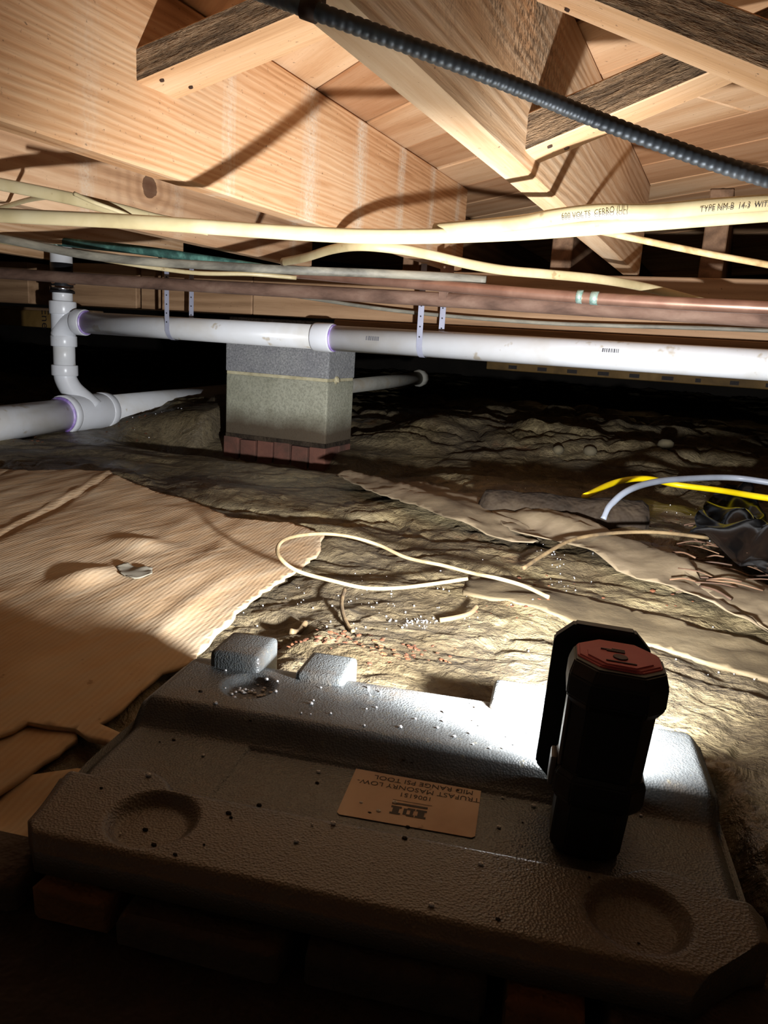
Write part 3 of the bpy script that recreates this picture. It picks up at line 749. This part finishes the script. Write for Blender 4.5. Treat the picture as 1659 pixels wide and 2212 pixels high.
o = box('paper_facing', (a.x, YI2, a.z), (b.x+.4, YI2+.08, .2), M['kraft'], i2, bevel=.004); o.location = Vector(o.location)-I0
r_ = random.Random(5)
for k in range(9):
    x = a.x+.15+k*.19; o = box('printed_mark', (x, YI2-.0015, a.z+.012), (x+r_.uniform(.03, .07), YI2, a.z+.035), M['ink_dark'], i2, bevel=0); o.location = Vector(o.location)-I0
fa, fb = at(740, 836, Y=3.3), at(905, 817, Y=3.9)
fp = empty('old_pipe', fa); tag(fp, 'dusty pale pipe with a broken end lying behind the pier', 'pipe')
tube('pipe', [Vector((0, 0, 0)), fb-fa], .034, M['pipe_clay'], fp, 18, 0)
e_ = (fb-fa).normalized(); tube('pipe_end', [fb-fa-e_*.01, fb-fa+e_*.03], .045, M['pipe_clay'], fp, 11, 0)
for (px_, py_, s, lab) in ((1272, 992, .022, 'small pale pointed stone on the dark wrinkled ground'), (1204, 987, .020, 'small round pale stone on the dark wrinkled ground'), (1432, 1001, .026, 'round grey stone near the yellow cord')):
    p = at(px_, py_, Z=G0+.02); bm = bmesh.new(); bmesh.ops.create_icosphere(bm, subdivisions=2, radius=s)
    for v in bm.verts: v.co *= 1+.35*(fbm(np.array([v.co.x*50+px_]), np.array([v.co.y*50+v.co.z*60]), 2)[0]-.5); v.co.z *= .8
    o = from_bm('stone', bm, M['stone'], None, True); o.location = (p.x, p.y, gz(p.x, p.y)+s*.55); tag(o, lab, 'stone')

# ------------------------------------------------------------------ things lying on the ground
def gxy(px_, py_, z=G0):
    p = at(px_, py_, Z=z); return (p.x, p.y)
rg = random.Random(11)
out = [gxy(*p, z=-.362) for p in ((-900, 985), (-260, 1008), (0, 1010), (60, 1015), (150, 1013), (237, 1021), (247, 1028), (330, 1056), (400, 1073), (490, 1110), (550, 1117), (620, 1122), (655, 1133), (698, 1150), (690, 1190), (655, 1222), (600, 1262), (540, 1303), (480, 1360), (440, 1405), (405, 1436), (352, 1452), (300, 1492), (262, 1530), (214, 1560), (240, 1574), (272, 1588), (246, 1606), (190, 1592), (162, 1572), (105, 1568), (60, 1562), (0, 1590), (-260, 1640), (-900, 1760))]
crng = np.random.RandomState(2)
def card_z(x, y):
    g = ground_z(x, y)
    u = (-x*.26+y*.966); v = (x*.966+y*.26)
    sag = .012*(fbm(u*2.1+5, v*4.2, 3)-.5)*2
    flute = .0045*(ridged(v*11+2*fbm(u*2, v*2, 2), u*2.3, 2)-.5)
    d = x*.9026+y*.4305                      # straight score lines
    score = -.005*np.exp(-((d+.587)/.006)**2)+.0035*np.exp(-((d+.602)/.007)**2)-.0035*np.exp(-((d+.83)/.006)**2)
    pk = .011*np.exp(-(((x+.865)/.05)**2+((y-.985)/.035)**2))+.012*np.exp(-(((x+.80)/.03)**2+((y-.80)/.05)**2))   # puckers
    return np.maximum(-.366+sag*.7+flute+score+pk, g+.003)
card = sheet('cardboard_sheet', rnd_poly(out, .0035, .014, rg), card_z, .011, M['card'], .004)
tag(card, 'large damp tan cardboard sheet with torn edges on the mud', 'cardboard')
out = [gxy(*p, z=-.372) for p in ((-700, 1720), (-260, 1655), (0, 1592), (62, 1568), (110, 1574), (162, 1580), (168, 1604), (128, 1632), (60, 1676), (0, 1716), (-260, 1880), (-500, 2000))]
c2 = sheet('cardboard_sheet', rnd_poly(out, .002, .012, rg), lambda x, y: np.maximum(-.374+.008*(fbm(x*9, y*9, 2)-.5), ground_z(x, y)+.002), .012, M['card'], .005)
tag(c2, 'torn lower piece of brown cardboard in shadow beside the case', 'cardboard')
out = [gxy(*p, z=-.378) for p in ((-120, 1790), (0, 1716), (60, 1684), (118, 1672), (210, 1668), (230, 1640), (262, 1622), (265, 1680), (150, 1780), (40, 1830))]
c3 = sheet('cardboard_sheet', rnd_poly(out, .002, .012, rg), lambda x, y: np.maximum(-.384+.004*(fbm(x*9, y*9, 2)-.5), ground_z(x, y)+.001), .014, M['card'], .003)
tag(c3, 'dark cardboard scrap tucked under the left end of the case', 'cardboard')
# grey-brown liner sheets
def liner(pix, label, amp, hgt, res=.016, mat=M['fabric'], thick=.002, seed=0, name='ground_liner', dirn=(.86, -.5)):
    out = [gxy(*p) for p in pix]
    def zf(x, y):
        u = x*dirn[0]+y*dirn[1]; v = -x*dirn[1]+y*dirn[0]
        return ground_z(x, y)*.55+G0*.45+hgt+amp*(ridged(v*7+seed+.8*fbm(u*2, v*3, 2), u*1.3+seed, 3)-.3)
    o = sheet(name, rnd_poly(out, .004, .02, rg), zf, res, mat, thick); tag(o, label, 'liner'); return o
liner([(725, 1040), (790, 1030), (860, 1046), (960, 1068), (1060, 1092), (1180, 1120), (1270, 1126), (1288, 1150), (1200, 1160), (1150, 1186), (1105, 1180), (1050, 1168), (960, 1140), (880, 1110), (800, 1080)],
      'crumpled grey-brown liner strip lying between roll and wire loop', .040, .014, seed=3)
liner([(1060, 1128), (1110, 1135), (1170, 1130), (1270, 1160), (1320, 1185), (1400, 1215), (1405, 1222), (1440, 1215), (1520, 1290), (1560, 1330), (1659, 1400), (1800, 1480), (1800, 1420), (1659, 1400), (1560, 1352), (1440, 1290), (1330, 1250), (1250, 1205), (1200, 1190), (1150, 1180), (1100, 1165)],
      'pale folded liner strip running past the muddy plank', .030, .022, seed=9)
liner([(1420, 1228), (1480, 1240), (1560, 1262), (1659, 1298), (1850, 1360), (1850, 1460), (1659, 1384), (1560, 1335), (1500, 1290)], 'flat grey-brown liner sheet below the dry needles', .016, .018, seed=15)
# muddy plank half buried
pl = [gxy(*p) for p in ((1018, 1238), (1120, 1262), (1250, 1290), (1400, 1325), (1659, 1388), (1900, 1450), (1900, 1560), (1659, 1470), (1450, 1405), (1210, 1340), (1090, 1305), (1000, 1288), (1006, 1262))]
o = sheet('plank', rnd_poly(pl, .0015, .02, rg), lambda x, y: ground_z(x, y)*.75+G0*.25+.004+.003*(fbm(x*9, y*9, 3)-.5), .014, M['plank'], .006); tag(o, 'flat muddy brown plank half sunk in the ground by the wire loop', 'plank')
o.modifiers['thickness'].offset = -1
# muddy roll
la, lb = at(1035, 1085, Z=G0+.03), at(1400, 1112, Z=G0+.04)
n_ = 26; pts = [la.lerp(lb, i/n_) for i in range(n_+1)]
bm = bmesh.new(); rad = [.056+.003*math.sin(i*.7) for i in range(n_+1)]; rad[0] = .03; rad[-1] = .044; rad[-2] = .054
tube_bm(bm, [p-la for p in pts], .05, 28, .95, True, rad)
for v in bm.verts: v.co += Vector((0, 0, 1))*.018*(fbm(np.array([v.co.x*11+3]), np.array([v.co.y*16+v.co.z*20]), 3)[0]-.5)
o = from_bm('muddy_roll', bm, M['log'], None, True); o.location = la-Vector((0, 0, .026)); tag(o, 'thick mud-covered roll lying beneath the grey cord', 'roll')
# black plastic sheet
out = [gxy(*p, z=G0+.045) for p in ((1490, 1150), (1520, 1095), (1540, 1066), (1600, 1070), (1660, 1110), (1900, 1130), (1900, 1250), (1659, 1212), (1590, 1180))]
def bag_z(x, y): return ground_z(x, y)*.4+G0*.6+.035+.06*(np.abs(2*vnoise(x*9+y*3+1, y*5-x*2+4)-1)+.5*np.abs(2*vnoise(x*15-y*5, y*9+x*4+4)-1)-.5)
o = sheet('plastic_sheet', rnd_poly(out, .006, .03, rg), bag_z, .018, M['bag'], .0015); tag(o, 'crumpled shiny black plastic sheet beside the yellow cord', 'plastic')
# cords and wires
def wire(name, pix, zs, r, mat, label, cat='wire', n=8):
    pts = []
    for (px_, py_), dz in zip(pix, zs):
        p = at(px_, py_, Z=G0+dz); g = gz(p.x, p.y)+r
        if p.z < g and dz < .05: p.z = max(p.z, g)
        pts.append(p)
    if pix[-1][0] > 1659: pts.append(pts[-1]+(pts[-1]-pts[-2]).normalized()*.6)
    o = tube(name, pts, r, mat, None, 10, n); return tag(o, label, cat)
wire('power_cord', [(1262, 1073), (1330, 1042), (1395, 1034), (1460, 1047), (1560, 1060), (1659, 1076), (1850, 1100)], [.05, .065, .07, .055, .06, .07, .07], .0075, M['yellow'], 'bright yellow cord arching over the muddy roll', 'cord')
wire('power_cord', [(1303, 1122), (1320, 1090), (1360, 1058), (1420, 1040), (1500, 1033), (1580, 1032), (1659, 1042), (1850, 1075)], [.03, .06, .09, .10, .10, .10, .10, .09], .0072, M['grey_wire'], 'grey cord arching up out of the muddy roll', 'cord')
wire('bare_wire', [(1185, 1290), (1130, 1265), (1070, 1248), (1020, 1238), (960, 1222), (880, 1205), (820, 1178), (760, 1160), (700, 1153), (640, 1158), (606, 1172), (602, 1200), (640, 1232), (720, 1255), (790, 1270), (860, 1270), (930, 1262), (1010, 1250)],
     [.03, .03, .035, .03, .03, .03, .035, .045, .05, .06, .065, .06, .045, .03, .022, .02, .022, .03], .0030, M['wire'], 'pale looped wire lying over cardboard corner and mud')
wire('root', [(745, 1272), (738, 1300), (742, 1330), (755, 1362), (762, 1380)], [.02, .02, .018, .015, .01], .0028, M['root'], 'short muddy root hanging off the wire loop', 'root')
wire('root', [(1130, 1228), (1180, 1195), (1240, 1165), (1320, 1152), (1420, 1150), (1530, 1162)], [.02, .03, .035, .04, .045, .04], .0036, M['root'], 'long brown root crossing the liner towards the black plastic', 'root')
wire('root', [(1030, 1310), (1015, 1325), (985, 1334), (950, 1340)], [.02, .016, .012, .01], .0035, M['root'], 'curled muddy root at the end of the plank', 'root')
wire('root', [(660, 1345), (645, 1365), (628, 1382)], [.014, .012, .008], .004, M['root'], 'small dark root behind the tool case', 'root')
p_ = at(290, 1240, Z=-.35)
ss = sheet('paper_scrap', rnd_poly([gxy(*p, z=-.355) for p in ((250, 1222), (275, 1216), (300, 1226), (330, 1228), (328, 1244), (290, 1250), (262, 1240))], .001, .006, rg), lambda x, y: card_z(x, y)+.006+.01*(fbm(x*40, y*40, 2)-.4), .006, M['scrap'], .001)
tag(ss, 'torn grey paper scrap on the cardboard sheet', 'paper')
# dry needles
rn = random.Random(4)
for i in range(70):
    px_ = rn.uniform(1440, 1720); py_ = rn.uniform(1150, 1275); p = at(px_, py_, Z=G0+.02); a = rn.uniform(-.9, .5); L = rn.uniform(.03, .09)
    z = gz(p.x, p.y)+.012+rn.uniform(0, .02)
    q = Vector((p.x+math.cos(a)*L, p.y+math.sin(a)*L, z+rn.uniform(-.008, .008)))
    o = tube('dry_stalk', [Vector((p.x, p.y, z)), (Vector((p.x, p.y, z))+q)/2+Vector((0, 0, .004)), q], rn.uniform(.0009, .0018), M['needle'], None, 6, 3)
    tag(o, 'brown dry stalk in the heap beside the black plastic', 'stalk', 'dry stalks heaped beside the black plastic')
def scatter(name, mat, spots, size, label, cat, seed, zoff=.001, flat=1.0):
    r_ = random.Random(seed); bm = bmesh.new()
    for (cx_, cy_, sx, sy, n) in spots:
        for i in range(n):
            p = at(r_.gauss(cx_, sx), r_.gauss(cy_, sy), Z=G0); s = size*r_.uniform(.4, 1.3)
            m = Matrix.Translation((p.x, p.y, gz(p.x, p.y)+s*.4*flat+zoff)) @ Matrix.Rotation(r_.uniform(0, 3), 4, 'Z') @ Matrix.Rotation(r_.uniform(-.5, .5), 4, 'X') @ Matrix.Diagonal((s*r_.uniform(.7, 1.5), s, s*flat, 1))
            bmesh.ops.create_icosphere(bm, subdivisions=1, radius=1.0, matrix=m)
    o = from_bm(name, bm, mat); tag(o, label, cat, None, 'stuff')
scatter('foam_crumbs', M['bead'], [(905, 1355, 22, 10, 45), (1200, 1250, 45, 35, 35), (1000, 1300, 200, 60, 45), (760, 1310, 90, 40, 40), (1480, 1130, 50, 30, 20)  , (1170, 1070, 60, 14, 22), (1560, 1420, 70, 60, 16)], 0.0010, 'tiny white foam crumbs scattered over the mud', 'crumbs', 2)
scatter('leaf_litter', M['leaf'], [(690, 1420, 60, 14, 50), (860, 1450, 60, 14, 50), (1560, 1220, 80, 40, 160), (1150, 1290, 70, 25, 50)], 0.0032, 'reddish brown leaf litter crumbs on the ground', 'litter', 8, 0, .35)

scatter('leaf_litter', M['leaf'], [(60, 945, 25, 6, 14), (270, 920, 30, 6, 24)], .0045, 'brown leaf litter heaped against the white trunk pipe', 'litter', 18, 0, .35)
scatter('foam_crumbs', M['bead'], [(330, 918, 30, 6, 14)], .0022, 'few white foam crumbs on the mud bank beside the pier', 'crumbs', 12)
# ------------------------------------------------------------------ tool case
TH = R(11); CO = Vector((-.165, .435, 0)); CTOP = -.292
case = empty('tool_case', (CO.x, CO.y, G0-.02), (0, 0, TH)); tag(case, 'dark grey moulded plastic tool case lying flat under the flashlight', 'case')
CZ = case.location.z
def case_h(a, b):
    """lid height above the recessed panel, a along, b away from the camera"""
    # outline distance (rounded, chamfered)
    rise = .017
    sd = lambda v, e: smooth(-e, e, v)
    far = sd(b-(.046+.014*smooth(-.09, -.135, a)*0), .013)                          # far ridge
    lob = lambda ca, cb, r, e: sd(r-np.hypot(a-ca, b-cb), e)
    near = 1.25*sd(-.058-b, .006)
    near = np.maximum(near, 1.25*lob(-.158, -.078, .036, .007)); near = np.maximum(near, 1.25*lob(.166, -.080, .036, .007))
    ends = 0
    m = np.maximum(far, near)
    # end shoulders stop short of both ends: the recess runs out at the sides
    z = rise*m
    z = z - .002*sd(.034-b, .0012)*sd(b+.054, .0012)*sd(a+.118-(.034-b)*.8*0, .0012)*sd(.13-a, .0012)   # sunk label panel
    # round dimples in the corners
    for (ca, cb, r) in ((-.145, .098, .020), (-.127, -.092, .024), (.148, -.090, .024), (.150, .095, .020)):
        z = z - .007*sd(r-np.hypot(a-ca, b-cb), .005)
    # fall-off of the crowned far ridge
    z = z - .004*smooth(.130, .150, b)
    return z
def build_case():
    na, nb = 300, 200
    A, B = np.meshgrid(np.linspace(-.218, .216, na), np.linspace(-.131, .150, nb))
    # pull the grid edge to a chamfered outline
    ca = .045
    s = np.maximum(np.abs(A)/.217, np.abs((B-.0095)/.1405))
    def lim(a, b):
        return np.minimum(1, (.217+.1405-.022-.026*((np.asarray(b) < 0) & (np.asarray(a) > 0)))/np.maximum(np.abs(a)+np.abs(b-.0095), 1e-6))
    t = lim(A, B); A2 = A*t; B2 = .0095+(B-.0095)*t; A2 = A2*(1-.09*smooth(-.01, -.12, B2)*(A2 < 0))
    Zt = CTOP-.012+case_h(A2, B2)-CZ
    # soft rounded shoulder at the rim
    e = np.minimum(np.minimum(np.arange(na)[None], na-1-np.arange(na)[None])*1.45e-3, np.minimum(np.arange(nb)[:, None], nb-1-np.arange(nb)[:, None])*1.41e-3)
    Zt = Zt-.007*(1-smooth(0, .012, e))**2
    co = np.stack([A2, B2, Zt], -1).reshape(-1, 3)
    verts = [tuple(c) for c in co]; faces = []
    for j in range(nb-1):
        for i in range(na-1):
            k = j*na+i; faces.append((k, k+1, k+1+na, k+na))
    ring = [i for i in range(na)]+[j*na+na-1 for j in range(1, nb)]+[(nb-1)*na+i for i in range(na-2, -1, -1)]+[j*na for j in range(nb-2, 0, -1)]
    prev = ring
    for (dz, sc) in ((.006, 1.0), (.018, .998), (.029, .99), (.040, .985), (.043, 1.0), (.075, .97)):
        cur = []
        for k in ring:
            x, y, z = verts[k]; y2 = .0095+(y-.0095)*sc; y2 = max(y2, -.129+3.0*max(0.0, dz-.006)) if dz < .03 else max(y2, -.084)
            cur.append(len(verts)); verts.append((x*sc, y2, max(0.0, CTOP-CZ-.006-dz)))
        for i in range(len(ring)):
            j = (i+1) % len(ring); faces.append((prev[i], cur[i], cur[j], prev[j]))
        prev = cur
    faces.append(tuple(prev))
    me = bpy.data.meshes.new('lid'); me.from_pydata(verts, [], faces); me.update()
    link('shell', me, M['case'], case, True)
build_case()
def case_part(name, a0, a1, b0, b1, z0, z1, bev=.006):
    bm = bmesh.new(); add_box(bm, (a0, b0, z0-CZ), (a1, b1, z1-CZ), bev, 3); return from_bm(name, bm, M['case'], case, True)
for (a0, a1) in ((-.192, -.146), (-.114, -.070), (.052, .098)):
    case_part('hinge_lug', a0, a1, .122, .172, -.335, (-.272 if a0 < -.15 else -.280))
def case_z(a, b): return float(CTOP-.012+case_h(np.array([a]), np.array([b]))[0])
def case_w(a, b, dz=0.0):
    return Vector((CO.x+a*math.cos(TH)-b*math.sin(TH), CO.y+a*math.sin(TH)+b*math.cos(TH), case_z(a, b)+dz))
# little crumbs on the case
r_ = random.Random(21); bm = bmesh.new()
for i in range(90):
    if i < 30: a, b = r_.gauss(-.145, .012), r_.gauss(.098, .009)
    elif i < 60: a, b = r_.uniform(-.1, .1), r_.uniform(.06, .13)
    else: a, b = r_.uniform(-.18, .18), r_.uniform(-.12, .1)
    p = case_w(a, b, .0008); s = r_.uniform(.0007, .0018)
    bmesh.ops.create_icosphere(bm, subdivisions=1, radius=s, matrix=Matrix.Translation(p) @ Matrix.Diagonal((1.3, 1, .8, 1)))
tag(from_bm('foam_crumbs', bm, M['bead']), 'pale crumbs sprinkled on the tool case lid', 'crumbs', None, 'stuff')
bm = bmesh.new()
for i in range(34):
    a, b = r_.uniform(-.19, .19), r_.uniform(-.12, .12); p = case_w(a, b, .0004); s = r_.uniform(.0006, .0016)
    bmesh.ops.create_icosphere(bm, subdivisions=1, radius=s, matrix=Matrix.Translation(p) @ Matrix.Diagonal((1.4, 1, .6, 1)))
tag(from_bm('dirt_crumbs', bm, M['log']), 'dark dirt crumbs sprinkled on the tool case lid', 'crumbs', None, 'stuff')
# label
lab = empty('case_label', (0, 0, 0)); lab.parent = case
lc_a, lc_b = .0115, .0075
lab.location = (lc_a, lc_b, case_z(lc_a, lc_b)-CZ+.0004); lab.rotation_euler = (0, 0, R(180+1.5))
bm = bmesh.new(); lw, lh, cr = .0455, .0295, .002
poly = [(-lw+cr, -lh), (lw-cr, -lh), (lw, -lh+cr), (lw, lh-cr), (lw-cr, lh), (-lw+cr, lh), (-lw, lh-cr), (-lw, -lh+cr)]
prism_bm(bm, poly, 0, .0003); paper = from_bm('paper_label', bm, M['paper'], case); paper.matrix_local = lab.matrix_local.copy() if False else Matrix.Translation(lab.location) @ Matrix.Rotation(R(181.5), 4, 'Z')
bpy.data.objects.remove(lab)
def on_label(me, x, y, sx=1.0):
    o = link('printed_text', me, M['ink_dark'], paper); o.location = (x, y, .0005); o.scale = (sx, 1, 1)
on_label(text_mesh('TRUFAST MASONRY LOW-', .0072), -.002, -.0125)
on_label(text_mesh('MID RANGE PSI TOOL', .0072), -.005, -.0205)
on_label(text_mesh('1006151', .0066), -.002, -.0045)
bm = bmesh.new()
def rect(x0, x1, y0, y1, z=.0005): bm.faces.new([bm.verts.new(v) for v in ((x0, y0, z), (x1, y0, z), (x1, y1, z), (x0, y1, z))])
rect(-.012, .0122, .0058, .0080); rect(-.0145, .0125, .0030, .0034)
for cx_ in (-.0085, .0085):
    rect(cx_-.0036, cx_+.0036, .0100, .0120); rect(cx_-.0022, cx_+.0022, .0120, .0172); rect(cx_-.0036, cx_+.0036, .0172, .0192)
rect(-.0042, .0010, .0100, .0120); rect(-.0034, -.0012, .0120, .0172); rect(-.0042, .0010, .0172, .0192); rect(.0010, .0034, .0112, .0180)
from_bm('printed_logo', bm, M['ink_dark'], paper)

# ------------------------------------------------------------------ flashlight with a side flood panel
fa_, fb_ = .127, -.003
FZ = case_z(.122, -.03)
fl = empty('flashlight', (case_w(fa_, fb_).x, case_w(fa_, fb_).y, FZ), (R(-1.0), R(2.0), R(11))); fl.scale = (1.1, 1.1, 1.08); tag(fl, 'black flashlight standing on the tool case with a red rubber top', 'flashlight')
def octo(wx, wy, ch): return [(-wx+ch, -wy), (wx-ch, -wy), (wx, -wy+ch), (wx, wy-ch), (wx-ch, wy), (-wx+ch, wy), (-wx, wy-ch), (-wx, -wy+ch)]
def loft(name, secs, mat, parent=fl, smooth_=False):
    bm = bmesh.new(); rings = [[bm.verts.new((x+dx, y+dy, z)) for x, y in octo(wx, wy, ch)] for (z, wx, wy, ch, dx, dy) in secs]
    for A_, B_ in zip(rings, rings[1:]):
        for k in range(8): bm.faces.new((A_[k], A_[(k+1) % 8], B_[(k+1) % 8], B_[k]))
    bm.faces.new(rings[0][::-1]); bm.faces.new(rings[-1])
    es = [e for e in bm.edges]; bmesh.ops.bevel(bm, geom=es, offset=.0009, segments=2, affect='EDGES')
    return from_bm(name, bm, mat, parent, smooth_)
HT = .118
loft('base_barrel', [(0, .0165, .016, .007, -.002, 0), (.004, .0195, .019, .008, -.002, 0), (.038, .020, .0195, .008, -.001, 0)], M['black'])
loft('collar', [(.034, .022, .022, .008, 0, 0), (.038, .0245, .0235, .009, 0, 0), (.050, .0245, .0235, .009, 0, 0), (.054, .022, .0215, .008, 0, 0)], M['black'])
loft('body', [(.050, .0215, .021, .008, 0, 0), (.098, .0222, .0215, .008, .001, 0)], M['black'])
loft('top_cap', [(.092, .0225, .022, .008, .001, 0), (.097, .0262, .0250, .011, .001, 0), (.109, .0262, .0250, .012, .001, 0), (.1165, .0240, .0222, .012, .001, .001)], M['black'])
loft('top_button', [(.1150, .0235, .0215, .012, .001, .004), (HT, .0220, .0205, .0118, .001, .004)], M['red'])
red = loft('top_pad', [(HT-.001, .0185, .0145, .010, .001, -.002), (HT+.001, .0180, .0140, .010, .001, -.002)], M['red'])
for (x0, x1, y0, y1) in ((-.007, .009, -.0115, -.0105), (-.009, .004, .0052, .0062), (-.006, .004, .0036, .0046), (-.003, .004, .0070, .0078)):
    box('raised_mark', (x0, y0, HT+.0008), (x1, y1, HT+.0016), M['red_dark'], fl, bevel=0, local=True)
b2 = bmesh.new(); bmesh.ops.create_cone(b2, cap_ends=True, segments=20, radius1=.0042, radius2=.0038, depth=.001); o = from_bm('round_mark', b2, M['red_dark'], fl); o.location = (.001, -.0035, HT+.0012)
bm = bmesh.new(); add_box(bm, (-.0238, -.012, .052), (-.0215, .002, .100), .0008, 1); from_bm('side_rib', bm, M['grip'], fl)
bm = bmesh.new(); add_box(bm, (-.0275, -.010, .038), (-.0240, .004, .056), .0015, 2); from_bm('clip_knuckle', bm, M['grip'], fl)
# flood panel held off the far side of the barrel
PYO = .036
bm = bmesh.new(); pw, p0, p1, ch = .0285, .014, .121, .011
poly = [(-pw+ch, p0), (pw-ch, p0), (pw, p0+ch), (pw, p1-ch), (pw-ch, p1), (-pw+ch, p1), (-pw, p1-ch), (-pw, p0+ch)]
A_ = [bm.verts.new((x-.005, PYO, z)) for x, z in poly]; B_ = [bm.verts.new((x-.005, PYO+.009, z)) for x, z in poly]
bm.faces.new(A_); bm.faces.new(B_[::-1])
for k in range(8): bm.faces.new((A_[k], B_[k], B_[(k+1) % 8], A_[(k+1) % 8]))
bmesh.ops.bevel(bm, geom=bm.edges[:], offset=.0012, segments=2, affect='EDGES'); from_bm('panel_housing', bm, M['black'], fl)
bm = bmesh.new(); add_box(bm, (-.020, .019, .058), (.010, PYO+.002, .100), .001, 1); from_bm('panel_mount', bm, M['black'], fl)
lens_c = Vector((-.005, PYO+.0095, .068))
bm = bmesh.new(); add_box(bm, (-.022+lens_c.x, lens_c.y-.001, .042), (.022+lens_c.x, lens_c.y+.001, .106), .0006, 1); from_bm('lens', bm, M['lens'], fl)
ld = bpy.data.lights.new('flood_lamp', 'AREA'); ld.shape = 'RECTANGLE'; ld.size = .04; ld.size_y = .04; ld.energy = FLOOD_W; ld.color = (.97, .98, 1.0)
lo = bpy.data.objects.new('flood_lamp', ld); COL.objects.link(lo); lo.parent = fl; lo.location = lens_c+Vector((0, .003, -.006)); lo.rotation_euler = (R(90), 0, 0)
sd_ = bpy.data.lights.new('flood_beam', 'SPOT'); sd_.energy = BEAM_W; sd_.spot_size = R(128); sd_.spot_blend = 1.0; sd_.shadow_soft_size = .015; sd_.color = (.95, .97, 1.0)
so_ = bpy.data.objects.new('flood_beam', sd_); COL.objects.link(so_); so_.parent = fl; so_.location = lens_c+Vector((0, .006, -.004)); so_.rotation_euler = (R(90-2), 0, R(17))

# ------------------------------------------------------------------ old brick ledge below the case
wf = struct(box('wall_front', (-.95, -.6, -.55), (.75, 0, 0), M['earth'], bevel=.004, loc=(0, 0, 0)))
wl = CO+Vector((math.sin(TH)*.093, -math.cos(TH)*.093, 0)); wf.location = (wl.x, wl.y, -.326); wf.rotation_euler = (0, 0, TH)
r_ = random.Random(9); x = -.40; k = 0
while x < .40:
    L = [.082, .030, .098, .052, .098, .098, .044, .102, .1][k % 9]
    mt = M['brick_orange'] if L < .06 else M['brick_dark']
    bm = bmesh.new(); add_box(bm, (-L/2+.002, -.046+r_.uniform(-.003, .003), -.03), (L/2-.003, 0, .018+r_.uniform(-.003, .003)), .005, 2)
    for v in bm.verts: v.co += Vector((r_.uniform(-.0015, .0015), r_.uniform(-.002, .002), r_.uniform(-.0012, .0012)))
    o = from_bm('brick', bm, mt, wf, True); o.location = (x+L/2, 0, 0); o.rotation_euler = (0, 0, r_.uniform(-.03, .03))
    x += L+.004; k += 1
ypts = [Vector((x, y, max(gz(x, y)+.010, -.345))) for x, y in ((.074, .452), (.088, .466), (.13, .50), (.20, .535), (.30, .56))]
yc = tube('power_cord', ypts, .0105, M['yellow'], None, 12, 8); tag(yc, 'thick yellow cord end lying beyond the right end of the tool case', 'cord')
